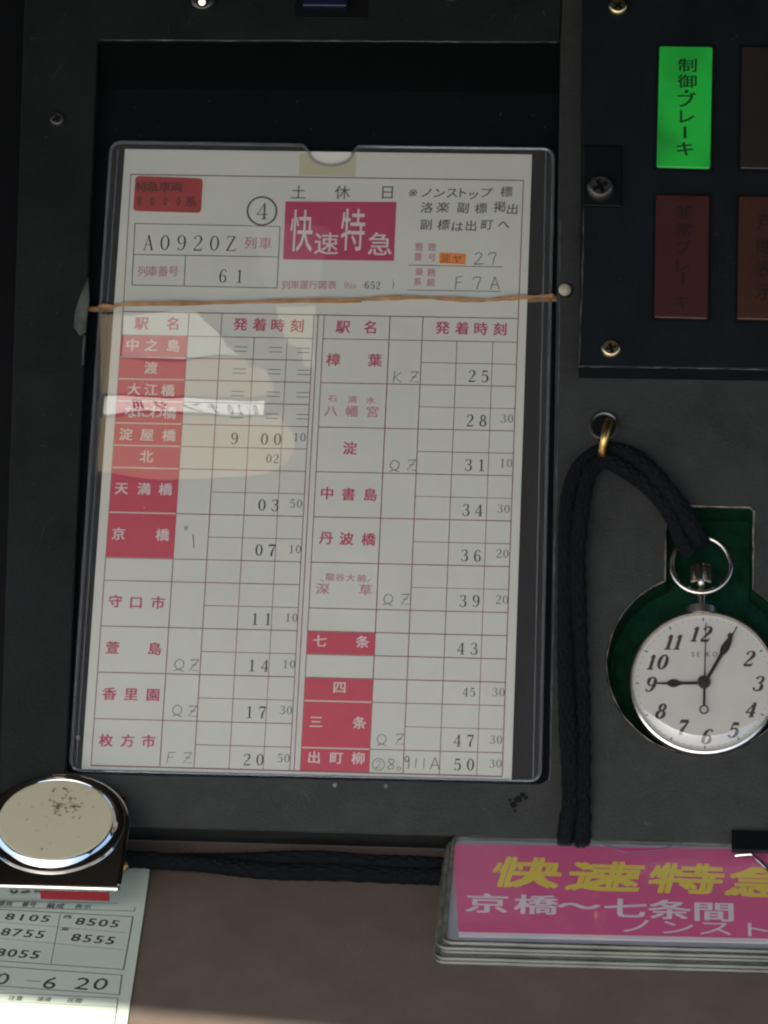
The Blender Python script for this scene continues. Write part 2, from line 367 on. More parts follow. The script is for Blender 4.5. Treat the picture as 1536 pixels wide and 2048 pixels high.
HND = {
 'K': [('l', [(.10, 1, .07), (.06, 0, .07)]), ('l', [(.5, .95, .06), (.12, .45, .06), (.55, .05, .07)])],
 'Z': [('s', [(.05, .9, .07), (.3, .95, .07), (.55, .97, .06)]), ('l', [(.55, .96, .06), (.06, .05, .07), (.6, .08, .06)]), ('l', [(.16, .5, .06), (.46, .55, .06)])],
 'Q': [('s', [(.3, 1, .06), (.08, .8, .07), (.05, .4, .07), (.28, .15, .07), (.55, .35, .07), (.55, .8, .06), (.3, 1, .06)]), ('l', [(.02, .03, .06), (.3, .15, .06), (.62, .0, .07)])],
 'F': [('l', [(.14, .95, .07), (.06, 0, .07)]), ('l', [(.14, .95, .06), (.55, .98, .06)]), ('l', [(.10, .52, .06), (.45, .55, .06)])],
 '7': [('l', [(.05, .75, .06), (.08, .95, .06)]), ('s', [(.08, .95, .07), (.5, .97, .07), (.42, .6, .07), (.3, 0, .07)])],
 'A': [('l', [(.28, 1, .06), (.0, 0, .07)]), ('l', [(.28, 1, .06), (.58, 0, .07)]), ('l', [(.1, .35, .06), (.46, .35, .06)])],
 '2': [('s', [(.08, .8, .07), (.3, 1, .07), (.5, .8, .07), (.3, .35, .07), (.02, .03, .07)]), ('l', [(.02, .03, .07), (.6, .06, .07)])],
 '8': [('s', [(.5, .85, .06), (.2, .95, .07), (.12, .7, .07), (.45, .4, .07), (.45, .1, .07), (.15, .05, .07), (.12, .3, .07), (.5, .65, .06), (.5, .88, .06)])],
 '9': [('s', [(.5, .8, .06), (.3, 1, .07), (.1, .75, .07), (.3, .55, .07), (.5, .8, .07), (.42, 0, .07)])],
 '1': [('l', [(.3, 1, .07), (.27, 0, .07)])],
 'o': [('s', [(.3, .5, .06), (.1, .35, .07), (.2, .05, .07), (.45, .1, .07), (.45, .4, .07), (.25, .5, .06)])],
}
class Ink:
    """print on a flat frame: places letters at measured points of that frame"""
    def __init__(s, frame, h): s.fr = frame; s.h = h; s.m = M(); s.k = 0
    def _z(s): s.k += 1; return s.h + (s.k % 60)*4e-7
    def ch(s, c, px, py, wp, hp, bold=0.0, ang=0.0, shear=0.0):
        x, y = s.fr.hit(px, py, s.h); a, b = s.fr.scale(px, py, s.h)
        vs, fs = font_glyph(c, 0); ca, sa = math.cos(ang), math.sin(ang)
        for ox, oy in ([(0, 0)] if bold <= 0 else [(-bold, -bold*.6), (bold, -bold*.6), (bold, bold*.6), (-bold, bold*.6)]):
            z = s._z(); q = []
            for vx, vy in vs:
                vx, vy = (vx+ox+shear*vy)*wp*a, (vy+oy)*hp*b; q.append((x+vx*ca-vy*sa, y+vx*sa+vy*ca, z))
            s.m.add(q, fs)
        return s
    def st(s, table, c, px, py, wp, hp, fat=1.0, ang=0.0, shear=0.0, jit=0.0):
        x, y = s.fr.hit(px, py, s.h); a, b = s.fr.scale(px, py, s.h); W_ = wp*a/0.6; H_ = hp*b; ca, sa = math.cos(ang), math.sin(ang)
        for kind, pts in table[c]:
            z = s._z()
            if kind == 's': sm = smooth_path([Vector((p[0], p[1], p[2])) for p in pts], 5)
            elif kind == 'r': sm = [Vector(p) for p in pts]
            else: sm = [Vector(p) for p in pts]
            P2 = []; ws = []
            for p in sm:
                vx = (p.x-0.3+shear*(p.y-.5))*W_; vy = (p.y-.5)*H_
                if jit: vx += random.uniform(-jit, jit)*W_; vy += random.uniform(-jit, jit)*H_
                P2.append((x+vx*ca-vy*sa, y+vx*sa+vy*ca)); ws.append(p.z*fat*H_)
            s.m.ribbon(P2, ws, z)
        return s
    def seg(s, p, q, wp):
        a = s.fr.hit(*p, s.h); b = s.fr.hit(*q, s.h); w_ = wp*s.fr.scale(*p, s.h)[0]; s.m.line(a, b, w_, s._z()); return s
    def quad(s, pts):
        s.m.flat([s.fr.hit(*p, s.h) for p in pts], s._z()); return s
    def build(s, name, material, parent, base): return s.m.build(name, material, parent, base=base, norm=False)

# ------------------------------------------------------------------ the setting: desk, console panel with its tray and watch recess
def S(o, label=None):
    o['kind'] = 'structure'
    if label: o['label'] = label
    return o
d = M(); d.flat([(-0.6, -0.9), (0.7, -0.9), (0.7, EDGE.y+0.03), (-0.6, EDGE.y+0.03)], 0)
desk = S(d.build('desk_surface', 'desk', frame=DESK), 'brown laminate desk top below the black console panel')

ZR = 0.64
def sun_up(px, py):            # where the sun ray that reaches this point of the desk crosses the ceiling
    p = DESK.w((*DESK.hit(px, py), 0)); return p + sdir*((ZR-p.z)/sdir.z)
eA, eB = sun_up(0, 1998), sun_up(900, 2080)
ex = (eB-eA)/(eB.x-eA.x)
WF = Frame((0, 0, 0), (1, 0, 0), None, (0, 0, 1))
def mirror_up(px, py):         # what the sleeve mirrors at this point: the ray's landing place on the ceiling
    h = 0.0035; p = PAN.w((*PAN.hit(px, py, h), h)); d_ = (p-CAM).normalized(); r_ = d_ - PAN.c*2*d_.dot(PAN.c)
    q_ = p + r_*((ZR-p.z)/r_.z); return (q_.x, q_.y)
glare_shapes = [[(200, 628), (242, 630), (240, 719), (486, 717), (490, 736), (520, 742), (542, 772), (545, 792), (400, 791), (200, 791)],
         [(200, 834), (400, 832), (528, 834), (556, 830), (584, 862), (590, 892), (576, 926), (540, 948), (470, 958), (330, 957), (195, 950)],
         [(206, 794), (400, 793), (530, 800), (528, 832), (380, 830), (206, 832)],
         [(545, 612), (634, 616), (628, 738), (606, 736), (602, 694), (575, 684), (556, 655)],
         [(500, 445), (655, 448), (640, 602), (536, 604)],
         [(246, 632), (396, 620), (408, 640), (436, 668), (452, 696), (480, 713), (244, 715)]]
roof_outer = [tuple((eA+ex*(-1.6-eA.x)))[:2], tuple((eA+ex*(1.6-eA.x)))[:2], (1.6, 1.2), (-1.6, 1.2)]  # unseen ceiling added for shade; its near edge follows the desk's shadow line
def arc(cx, cy, r, a0, a1, n):
    return [(cx+r*math.cos(R(a0+(a1-a0)*i/n)), cy+r*math.sin(R(a0+(a1-a0)*i/n))) for i in range(n+1)]
def rquad(pts, r, n=5):
    """quad with rounded corners"""
    out = []; L = len(pts)
    for i in range(L):
        p = Vector(pts[i]); a = (Vector(pts[i-1])-p).normalized(); b = (Vector(pts[(i+1) % L])-p).normalized(); rr = r[i] if isinstance(r, (list, tuple)) else r
        for k in range(n+1):
            t = k/n; out.append(tuple(p + a*rr*(1-t)**2 + b*rr*t**2))
    return out
px2 = lambda pts, h: [P(x, y, h) for x, y in pts]
tray_hole = rquad(px2([(196, 81), (1121, 84), (1098, 1567), (131, 1545)], HT), [0.001, 0.001, 0.004, 0.002])
kc = P(1402, 1328, HT); kr = P(1402+189, 1328, HT)[0]-kc[0]
nl = P(1330, 1150, HT)[0]; nr = P(1506, 1150, HT)[0]; ntop = P(1430, 1013, HT)[1]
aL = math.degrees(math.atan2(math.sqrt(kr**2-(nl-kc[0])**2), nl-kc[0])); aR = math.degrees(math.atan2(math.sqrt(kr**2-(nr-kc[0])**2), nr-kc[0]))
key = arc(kc[0], kc[1], kr, aL, aR+360, 64) + [(nr, ntop-0.0015), (nr-0.0015, ntop), (nl+0.0015, ntop), (nl, ntop-0.0015)]
x0 = P(52, 150, HT)[0]
left_edge = [(P(8, 1500, HT)[0], VB), (P(56, 0, HT)[0], P(56, 0, HT)[1]), (P(60, -200, HT)[0], 0.31)]
outer = [(left_edge[2][0], 0.31), (left_edge[0][0], VB), (0.20, VB), (0.20, 0.31)]
def multi_slab(outer, holes, z0, z1, ch=0.0007):
    """slab with holes, its upper rims chamfered"""
    bm = bmesh.new(); es = []
    o2 = inset(ccw(outer), ch); hs = [inset(ccw(h_), -ch) for h_ in holes]
    for lp in [o2]+hs:
        vs = [bm.verts.new((p[0], p[1], z1)) for p in lp]; es += [bm.edges.new((vs[i], vs[(i+1) % len(vs)])) for i in range(len(vs))]
    bmesh.ops.triangle_fill(bm, use_beauty=True, edges=es); bm.verts.index_update()
    m_ = M(); m_.add([tuple(v.co) for v in bm.verts], [tuple(v.index for v in f.verts) for f in bm.faces]); bm.free()
    rims = []
    for a_, b_ in [(o2, ccw(outer))]+[(hs[i], ccw(holes[i])) for i in range(len(holes))]:
        n = len(a_); m_.add([(p[0], p[1], z1-ch) for p in b_]+[(p[0], p[1], z0) for p in b_], [(i, (i+1) % n, n+(i+1) % n, n+i) for i in range(n)])
        m_.add([(p[0], p[1], z1) for p in a_]+[(p[0], p[1], z1-ch) for p in b_], [(i, (i+1) % n, n+(i+1) % n, n+i) for i in range(n)])
    return m_
hp_ = [[mirror_up(*p) for p in h_] for h_ in glare_shapes]
roof = S(multi_slab(roof_outer, hp_, ZR, ZR+0.0008, 0.0002).build('shade_ceiling', mat('ceiling_grey', (0.10, 0.10, 0.10), 0.7), frame=WF), 'unseen grey cab ceiling added above the desk to shade it')
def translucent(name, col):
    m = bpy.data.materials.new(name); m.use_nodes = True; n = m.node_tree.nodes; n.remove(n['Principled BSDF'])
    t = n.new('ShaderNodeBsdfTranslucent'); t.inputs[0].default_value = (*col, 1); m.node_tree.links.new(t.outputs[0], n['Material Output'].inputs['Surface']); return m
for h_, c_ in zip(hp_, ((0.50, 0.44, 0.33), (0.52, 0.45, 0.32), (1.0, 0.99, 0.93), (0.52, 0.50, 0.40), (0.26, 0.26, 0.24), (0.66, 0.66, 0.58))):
    m_ = M(); m_.prism(inset(ccw(h_), -0.001), ZR+0.0009, ZR+0.0014); m_.build('glare_pane', translucent('glare_sheet', c_), roof)  # added translucent panes, shaped so the sleeve mirrors them as glare patches
sl_ = M()
for c_, x, y, w_ in (('用', 276, 813, 30), ('ジ', 326, 813, 26), ('ン', 388, 815, 28), ('チ', 424, 815, 26), ('0', 456, 816, 13), ('2', 476, 816, 13), ('1', 494, 817, 6), ('0', 511, 817, 13)):
    vs_, fs_ = font_glyph(c_, 0)
    for ox in (-.05, 0, .05): sl_.add([(*mirror_up(x-(vx+ox)*w_-vy*6, y-vy*(25 if ord(c_) > 255 else 24)), ZR-.0004+ox*.002) for vx, vy in vs_], fs_)
sl_.build('notice_lettering', 'ink', roof, norm=False)
tc_ = px2([(196, 81), (1121, 84), (1098, 1567), (131, 1545)], HT)
xs_ = P(126, 1650, HT)[0]; xt_ = tc_[1][0]+.0004
rq4 = lambda i, n=5: tray_hole[i*(n+1):(i+1)*(n+1)]          # rounded corners of the tray: 0 top left, 1 top right, 2 bottom right, 3 bottom left
pm = multi_slab([(xs_, VB)]+[(0.20, VB), (0.20, 0.31), (xt_, 0.31), tc_[1]]+rq4(2)+rq4(3)[:5], [key], -0.012, HT, 0.0005)
panel = S(pm.build('console_panel', 'panel', frame=PAN), 'black textured console panel with timetable tray and watch recess')
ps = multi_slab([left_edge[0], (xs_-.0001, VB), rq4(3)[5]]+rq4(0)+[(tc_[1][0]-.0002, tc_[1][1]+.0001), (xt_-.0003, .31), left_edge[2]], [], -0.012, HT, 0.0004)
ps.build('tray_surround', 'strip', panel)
e_ = M(); e_.box(-0.25, VB+0.002, -0.020, left_edge[2][0]+0.02, 0.31, -0.008)
e_.build('lower_ledge', 'dark', panel)
tf = M(); t_in = px2([(196, 180), (1121, 187), (1120, 1572), (125, 1550)], 0)
tf.prism(px2([(180, 60), (1140, 60), (1125, 1600), (110, 1590)], 0), -0.004, 0.0)
tf.build('tray_floor', 'tray', panel)
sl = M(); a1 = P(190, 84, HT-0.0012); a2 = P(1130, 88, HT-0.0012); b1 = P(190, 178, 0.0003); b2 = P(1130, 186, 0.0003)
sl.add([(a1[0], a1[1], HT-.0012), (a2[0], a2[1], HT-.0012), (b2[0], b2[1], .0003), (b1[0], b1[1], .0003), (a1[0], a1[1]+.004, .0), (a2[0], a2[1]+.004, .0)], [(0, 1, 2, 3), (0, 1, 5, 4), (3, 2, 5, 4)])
MT['ramp'] = mat('ramp_shade', (0.0012, 0.0016, 0.002), 0.7, spec=0.05)  # blacker than the tray floor: the slope's shade is put into its colour
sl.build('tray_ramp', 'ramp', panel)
# thin rims: paint-worn at the watch recess, edge highlights drawn along the tray
def rim(loop, h, r, name, material, parent, i0=0, i1=None, closed=False, jit=0.00012):
    pts = loop[i0:i1]
    m_ = M(); rr = [r*random.uniform(0.25, 1.3) for _ in pts]
    m_.tube([(p[0]+random.uniform(-jit, jit), p[1]+random.uniform(-jit, jit), h) for p in pts], r, 6, closed=closed, rf=lambda i, k: rr[i])
    return m_.build(name, material, parent, smooth=True)
def dense(pts, n):
    out = []
    for i in range(len(pts)-1):
        for k in range(n): out.append(tuple(Vector(pts[i]).lerp(Vector(pts[i+1]), k/n)))
    out.append(pts[-1]); return out
rim(key[6:24]+key[24:44], HT-0.0001, 0.00022, 'worn_rim', 'worn', panel)
rim(dense([key[-1], key[0]]+key[1:7], 3), HT-0.0001, 0.00032, 'worn_rim', 'worn', panel)
rim(dense(key[-5:-1], 8), HT-0.0001, 0.0003, 'worn_rim', 'worn', panel)
rim(dense(px2([(206, 80), (560, 81), (860, 83), (1112, 84)], HT), 14), HT, 0.00022, 'tray_rim', 'edge', panel)
rim(dense(px2([(1121, 440), (1119, 640), (1115, 900), (1108, 1200), (1104, 1400), (1101, 1540), (1098, 1560), (1090, 1567)], HT), 8), HT, 0.00026, 'tray_rim', 'edge', panel)
# floor and felt lining of the recess
fl = M(); fl.prism([(p[0], p[1]) for p in inset(ccw(key), -0.0006)], -0.0085, -0.006); fl.build('felt_floor', 'felt', panel)
kk = inset(ccw(key), 0.0003); n = len(kk); lw = M()
lw.add([(p[0], p[1], HT-0.0012) for p in kk]+[(p[0], p[1], -0.0062) for p in inset(ccw(key), 0.0009)], [(i, (i+1) % n, n+(i+1) % n, n+i) for i in range(n)])
lw.build('felt_lining', 'felt', panel, norm=False)
# paint bumps, glue left on the tray edge, scuffs
g = M()
gp = px2([(177, 556), (179, 600), (174, 640), (172, 664), (160, 672), (148, 655), (150, 622), (163, 585)], HT)
g.prism(gp, HT-0.0002, HT+0.0004, 0.0003); g.build('glue_smear', 'glue', panel, smooth=True)
g = M(); g.tube([(*P(170, 672, HT), HT+.0002), (*P(167, 700, HT), HT+.0002), (*P(166, 730, HT), HT+.0001)], 0.0004, 6); g.build('glue_smear', 'glue', panel, smooth=True)
for (sx_, sy_) in ((670, 1570), (772, 1572), (156, 1475)):
    g = M(); q = P(sx_, sy_, HT); g.lathe((q[0], q[1], HT), [(0.0008, -0.0002), (0.0007, 0.0003), (0.0003, 0.0005)], 8); g.build('paint_chip', 'worn', panel, smooth=True)
# scuff: scratched dark marks near the lower right corner of the tray
g = M()
for (sx_, sy_, r_) in ((1036, 1598, 9), (1026, 1610, 7), (1046, 1590, 7), (1052, 1596, 5), (1030, 1622, 4), (1020, 1600, 4)):
    q = P(sx_, sy_, HT); rr = r_*P(1000+1, 1600, HT)[0]-r_*P(1000, 1600, HT)[0]
    g.prism([(q[0]+rr*random.uniform(.6, 1.2)*math.cos(t*math.pi/5), q[1]+rr*random.uniform(.6, 1.2)*math.sin(t*math.pi/5)) for t in range(10)], HT-0.0001, HT+0.00008+0.00002*r_)
g.build('scuff_mark', 'dark', panel)

# ------------------------------------------------------------------ screws
def screw(px, py, h, rpx, material, parent, name='screw', rot=0.3, base=(0, 0, 0), depth=0.0016):
    q = P(px, py, h); r = rpx*PAN.scale(px, py, h)[0]; cw = r*0.17; cl = r*0.58
    hole = []
    for k in range(4):
        a = rot+k*math.pi/2
        for (u_, v_) in ((cw, cw), (cl, cw), (cl, -cw)):
            pass
        c_, s_ = math.cos(a), math.sin(a)
        for (u_, v_) in ((cl, -cw), (cl, cw), (cw, cw)): hole.append((q[0]+u_*c_-v_*s_, q[1]+u_*s_+v_*c_))
    m_ = slab_with_hole([(q[0]+r*.72*math.cos(t*math.pi/12), q[1]+r*.72*math.sin(t*math.pi/12)) for t in range(24)], hole, h+depth*0.3, h+depth)
    m_.lathe((q[0], q[1], h), [(r, -0.001), (r, depth*.25), (r*.95, depth*.6), (r*.85, depth*.88), (r*.72, depth)], 24, capt=False)
    o = m_.build(name, material, parent, base=base, smooth=True)
    g_ = M(); g_.prism(hole, h+depth*.25, h+depth*.35); g_.build('cross_slot', 'dark', o, base=base)
    return o
screw(115, 240, HT, 15, 'screwdark', panel, rot=0.5)
# pale round bump stop beside the tray
bs = thing('bump_stop', 'small pale round stud at the right end of the rubber band', 'stud', PAN, (*P(1130, 581, HT), HT))
q = P(1130, 581, HT); m_ = M(); m_.lathe((q[0], q[1], HT), [(0.0022, 0), (0.0022, 0.0012), (0.0017, 0.0019), (0.0008, 0.0022)], 24)
m_.build('stud_head', 'button', bs, base=(q[0], q[1], HT), smooth=True)
m_ = M(); m_.lathe((q[0], q[1], HT), [(0.0027, 0), (0.0027, 0.0004), (0.0023, 0.0006)], 24); m_.build('washer', 'dark', bs, base=(q[0], q[1], HT), smooth=True)

# ------------------------------------------------------------------ indicator unit
HU = HT+0.011
ub = (*P(1163, 735, HT), HT)
unit = thing('indicator_unit', 'black indicator lamp box right of the timetable with one lit green lamp', 'indicator panel', PAN, ub)
uq = px2([(1166, -260), (1700, -260), (1700, 741), (1157, 733)], HU)
m_ = M(); m_.prism(uq, HT+0.0002, HU, 0.0005); m_.build('housing', 'unit', unit, base=ub)
def lens(q, body, name='lamp', lift=0.0009, rimmat='dark'):
    pq = px2(q, HU); m_ = M()
    fr_ = M(); fr_.prism(inset(ccw(pq), -0.0010), HU-0.0004, HU+0.0002); fo = fr_.build('lamp_frame', rimmat, unit, base=ub)
    m_.prism(rquad(pq, 0.0008, 3), HU+0.0001, HU+lift, 0.0004); o = m_.build(name, body, unit, base=ub); return o
MT['green'] = mat('green_lens', (0.012, 0.10, 0.02), 0.35, emit=(0.006, 0.25, 0.024), es=0.22, spec=0.5)
def uneven(m, es, lo, sc_=70):
    n = m.node_tree.nodes; l = m.node_tree.links; b = n['Principled BSDF']; tc = n.new('ShaderNodeTexCoord'); t = n.new('ShaderNodeTexNoise'); t.inputs['Scale'].default_value = sc_; t.inputs['Detail'].default_value = 3
    l.new(tc.outputs['Object'], t.inputs['Vector']); r = n.new('ShaderNodeMapRange'); r.inputs['From Min'].default_value = .3; r.inputs['From Max'].default_value = .6; r.inputs['To Min'].default_value = lo; r.inputs['To Max'].default_value = es
    l.new(t.outputs[0], r.inputs[0]); l.new(r.outputs[0], b.inputs['Emission Strength'])
uneven(MT['green'], .33, .09, 36)
MT['redlens'] = mat('red_lens', (0.042, 0.011, 0.011), 0.4, var=0.15, vscale=60)
MT['orangelens'] = mat('orange_lens', (0.046, 0.016, 0.009), 0.4, var=0.2, vscale=50)
MT['brownlens'] = mat('brown_lens', (0.018, 0.0135, 0.012), 0.4, var=0.2, vscale=50)
MT['lensink'] = mat('lens_ink', (0.003, 0.03, 0.006), 0.5)
MT['lensink2'] = mat('lens_ink_red', (0.010, 0.003, 0.004), 0.5)
HL = HU+0.0009
gl_ = lens([(1319, 94), (1425, 96), (1420, 339), (1313, 336)], 'green')
ik = Ink(PAN, HL+0.00006)
for c_, x_, y_, w_, h_ in (('制', 1375, 131, 38, 27), ('御', 1374, 163, 38, 27), ('・', 1373, 183, 30, 30), ('ブ', 1373, 201, 40, 30), ('レ', 1374, 233, 38, 30), ('キ', 1370, 298, 38, 30)):
    ik.ch(c_, x_, y_, w_, h_, bold=0.018)
ik.seg((1370, 253), (1370, 277), 6)
ik.build('lettering', 'lensink', gl_, ub)
r1 = lens([(1312, 391), (1419, 393), (1416, 640), (1308, 637)], 'redlens')
ik = Ink(PAN, HL+0.00006)
for i, c_ in enumerate('非常ブレーキ'):
    if c_ == 'ー': ik.seg((1366, 545), (1366, 568), 5); continue
    ik.ch(c_, 1368-i*0.8, 424+i*36, 36, 28, bold=0.015)
ik.build('lettering', 'lensink2', r1, ub)
r2 = lens([(1478, 394), (1588, 396), (1585, 643), (1474, 640)], 'orangelens')
ik = Ink(PAN, HL+0.00006)
for i, c_ in enumerate('戸閉表示'): ik.ch(c_, 1532-i*0.8, 446+i*46, 38, 34, bold=0.015)
ik.build('lettering', 'lensink2', r2, ub)
lens([(1484, 95), (1594, 97), (1590, 341), (1480, 339)], 'brownlens')
screw(1222, 698, HU, 20, 'screw', unit, rot=0.3, base=ub)
screw(1236, 14, HU, 19, 'screw', unit, rot=0.8, base=ub)
m_ = M(); m_.prism(px2([(1168, 293), (1244, 294), (1242, 416), (1166, 414)], HU), HU-0.002, HU+0.0012, 0.0004); br = m_.build('bracket', 'dark', unit, base=ub)
screw(1201, 378, HU+0.0012, 27, 'screwdark', unit, rot=0.45, base=ub, depth=0.003)
rim(dense(px2([(1167, 418), (1165, 560), (1158, 728)], HU), 10), HU, 0.00022, 'housing_edge', 'edge', panel)
rim(dense(px2([(1157, 733), (1350, 736), (1560, 740)], HU), 12), HU, 0.00018, 'housing_edge', 'edge', panel)

# ------------------------------------------------------------------ timetable sheet
HS = 0.0022; HP = 0.0029
pb = (*P(163, 1538, HP), HP)
sheet = thing('timetable_sheet', 'printed white train timetable sheet with red station names inside the clear sleeve', 'timetable', PAN, pb)
pc = px2([(250, 298), (1064, 309), (1023, 1560), (163, 1538)], HP)
m_ = M(); m_.prism(pc, HP-0.0003, HP); m_.build('paper', 'paper', sheet, base=pb)
Z1, Z2 = HP+0.00006, HP+0.00012
LU = [P(x, 670, HP)[0] for x in (243, 375.5, 441.5, 509, 575, 626)]
RU = [P(x, 678, HP)[0] for x in (646, 778, 844, 914, 986, 1035)]
vt = P(243, 623, HP)[1]; vh = P(243, 670, HP)[1]; vb_ = P(185, 1531, HP)[1]
V = lambda k: vt+(vh-vt)*k if k <= 1 else vh+(vb_-vh)*(k-1)/19
LR = [(0, 1), (1, 1), (2, 1), (3, 1), (4, 1), (5, 1), (6, 1), (7, 2), (9, 2), (11, 1), (12, 2), (14, 2), (16, 2), (18, 2)]
RR = [(0, 1), (1, 2), (3, 2), (5, 2), (7, 2), (9, 2), (11, 2), (13, 1), (14, 1), (15, 1), (16, 1), (17, 2), (19, 1)]
wu = 0.00034
rl = M(); kz = [0]
def L(m_, p, q, w_=wu, z=Z1):
    kz[0] += 1; m_.line(p, q, w_*random.uniform(.85, 1.1), z+(kz[0] % 90)*2e-7)
for U, rows in ((LU, LR), (RU, RR)):
    for r0, n in rows:
        redc = (U is LU and 2 <= r0 <= 9) or (U is RU and r0 in (17, 19))
        L(rl, (U[1] if redc else U[0], V(r0)), (U[5], V(r0)))
        if n == 2: L(rl, (U[2], V(r0+1)), (U[5], V(r0+1)), wu*.75)
    for i, u in enumerate(U):
        L(rl, (u, V(0 if i in (0, 1, 2, 5) else 1)), (u, V(20)), wu if i in (0, 1, 2, 5) else wu*.75)
mid = P(634, 678, HP)[0]; L(rl, (mid, V(0)), (mid, V(20)))
fl_ = P(262, 349, HP); fr_ = P(1047, 361, HP)
L(rl, (fl_[0], fl_[1]), (LU[0], V(0))); L(rl, fr_, (RU[5], V(0)))
rl.build('ruled_lines', 'rule', sheet, base=pb, norm=False)
rd = M()
L(rd, fl_, fr_, .0004); L(rd, (LU[0], V(20)), (RU[5], V(20)), .0005)
L(rd, (LU[0], V(0)), (RU[5], V(0)), .00035, Z2)
rd.build('ruled_lines', 'rule_dark', sheet, base=pb, norm=False)
rc = M(); zz = Z1+0.00003
gp_ = 0.00022
for r0, n in LR:
    if 1 <= r0 <= 9: rc = M(); rc.flat([(LU[0], V(r0)-gp_), (LU[1], V(r0)-gp_), (LU[1], V(r0+n)+gp_), (LU[0], V(r0+n)+gp_)], zz); rc.build('red_cell', 'red', sheet, base=pb, norm=False)
for r0, n in RR:
    if r0 in (14, 16, 17, 19): rc = M(); rc.flat([(RU[0], V(r0)-gp_), (RU[1], V(r0)-gp_), (RU[1], V(r0+n)+gp_), (RU[0], V(r0+n)+gp_)], zz); rc.build('red_cell', 'red', sheet, base=pb, norm=False)
red = Ink(PAN, Z2); wht = Ink(PAN, Z2+0.00003); pnk = Ink(PAN, Z2); blk = Ink(PAN, Z2); pen = Ink(PAN, Z2); gry = Ink(PAN, Z2)
BO = 0.022
for c_, x, y in (('発', 481, 649), ('着', 519, 650), ('時', 556, 651), ('刻', 594, 652), ('駅', 283, 647), ('名', 345, 648),
                 ('守', 231, 1203), ('口', 272, 1205), ('市', 316, 1206), ('萱', 225, 1296), ('島', 310, 1298), ('香', 219, 1388), ('里', 262, 1389), ('園', 306, 1390),
                 ('枚', 212, 1481), ('方', 255, 1482), ('市', 297, 1483),
                 ('駅', 686, 654), ('名', 740, 655), ('発', 885, 656), ('着', 924, 657), ('時', 962, 658), ('刻', 1000, 659), ('樟', 667, 720), ('葉', 750, 721),
                 ('淀', 700, 897), ('中', 654, 987), ('書', 697, 989), ('島', 741, 990), ('丹', 652, 1076), ('波', 693, 1078), ('橋', 737, 1079)):
    red.ch(c_, x, y, 27, 25, bold=BO, ang=random.uniform(-.02, .02))
for c_, x, y in (('八', 662, 822), ('幡', 704, 823), ('宮', 745, 824)): pnk.ch(c_, x, y, 25, 22, bold=BO)
for c_, x, y in (('石', 665, 797), ('清', 705, 799), ('水', 742, 801)): pnk.ch(c_, x, y, 18, 14, bold=BO)
for c_, x, y in (('深', 645, 1178), ('草', 731, 1180)): pnk.ch(c_, x, y, 26, 22, bold=BO)
for c_, x, y in (('龍', 660, 1154), ('谷', 680, 1155), ('大', 701, 1156), ('前', 723, 1157)): pnk.ch(c_, x, y, 18, 15, bold=BO)
pnk.seg((640, 1158), (648, 1164), 1.6).seg((734, 1164), (742, 1158), 1.6)
for c_, x, y in (('中', 265, 690), ('之', 303, 691), ('島', 347, 692), ('渡', 302, 736), ('辺', 334, 737), ('橋', 268, 736), ('大', 268, 779), ('江', 302, 780), ('橋', 336, 781), ('な', 262, 824), ('に', 287, 824), ('わ', 312, 825), ('橋', 339, 826),
                 ('淀', 252, 869), ('屋', 294, 870), ('橋', 338, 871), ('北', 293, 913), ('天', 243, 977), ('満', 288, 978), ('橋', 331, 979), ('京', 237, 1068), ('橋', 325, 1070),
                 ('七', 640, 1282), ('条', 725, 1284), ('四', 679, 1375), ('三', 632, 1444), ('条', 719, 1446), ('出', 628, 1515), ('町', 673, 1516), ('柳', 716, 1517)):
    if c_ in '辺' or (c_ == '橋' and (x, y) == (268, 736)): continue
    wht.ch(c_, x, y, 26, 24, bold=0.018)
def num(ink, s_, x, y, dx, w_, h_, fat=1.0, **k):
    for i, c_ in enumerate(s_): ink.st(SER, c_, x+dx*i, y+0.4*i, w_, h_, fat, **k)
for s_, x, y in (('9', 469, 877), ('00', 529, 878), ('03', 524, 1010), ('07', 518, 1100), ('11', 510, 1238), ('14', 504, 1331), ('17', 499, 1424), ('20', 494, 1519),
                 ('25', 944, 752), ('28', 940, 841), ('31', 937, 930), ('34', 932, 1020), ('36', 929, 1111), ('39', 926, 1202), ('43', 922, 1297), ('47', 915, 1481), ('50', 915, 1529)):
    num(blk, s_, x, y, 26, 16, 24, 1.2)
for s_, x, y in (('02', 538, 917), ('45', 931, 1384)): num(blk, s_, x, y, 14, 12, 18, 1.1)
for s_, x, y in (('10', 592, 874), ('50', 585, 1007), ('10', 583, 1098), ('10', 576, 1235), ('10', 571, 1328), ('30', 565, 1420), ('50', 560, 1516),
                 ('30', 1007, 837), ('10', 1005, 926), ('30', 1000, 1017), ('20', 998, 1107), ('20', 997, 1199), ('30', 990, 1384), ('30', 985, 1479), ('30', 984, 1527)):
    num(gry, s_, x, y, 14, 12, 17, 1.05)
for y0, xs in ((698, (481, 551, 607)), (742, (478, 548, 607)), (787, (475, 546, 605)), (831, (473, 543, 605))):
    for x in xs: blk.st(SER, '=', x, y0+(x-470)*.02, 25, 27, .9)
num(blk, 'A0920Z', 297, 485, 33, 21, 31, .9); num(blk, '61', 446, 552, 33, 17, 27, .95)
for c_, x in (('土', 597), ('休', 685), ('日', 775)): blk.ch(c_, x, 385, 30, 28, bold=-0.004)
blk.st(SER, '4', 525, 422, 24, 33, .9)
cc = []
for i in range(41):
    a = 2*math.pi*i/40; cc.append(P(524+29*math.cos(a), 422+28*math.sin(a), Z2))
blk.m.ribbon(cc, [0.00062]*41, blk._z())
for p, q in (((270, 447), (560, 453)), ((267, 509), (557, 514)), ((264, 570), (554, 576)), ((270, 447), (264, 570)), ((560, 453), (554, 576)), ((371, 511), (368, 573))): gry.seg(p, q, 1.6)
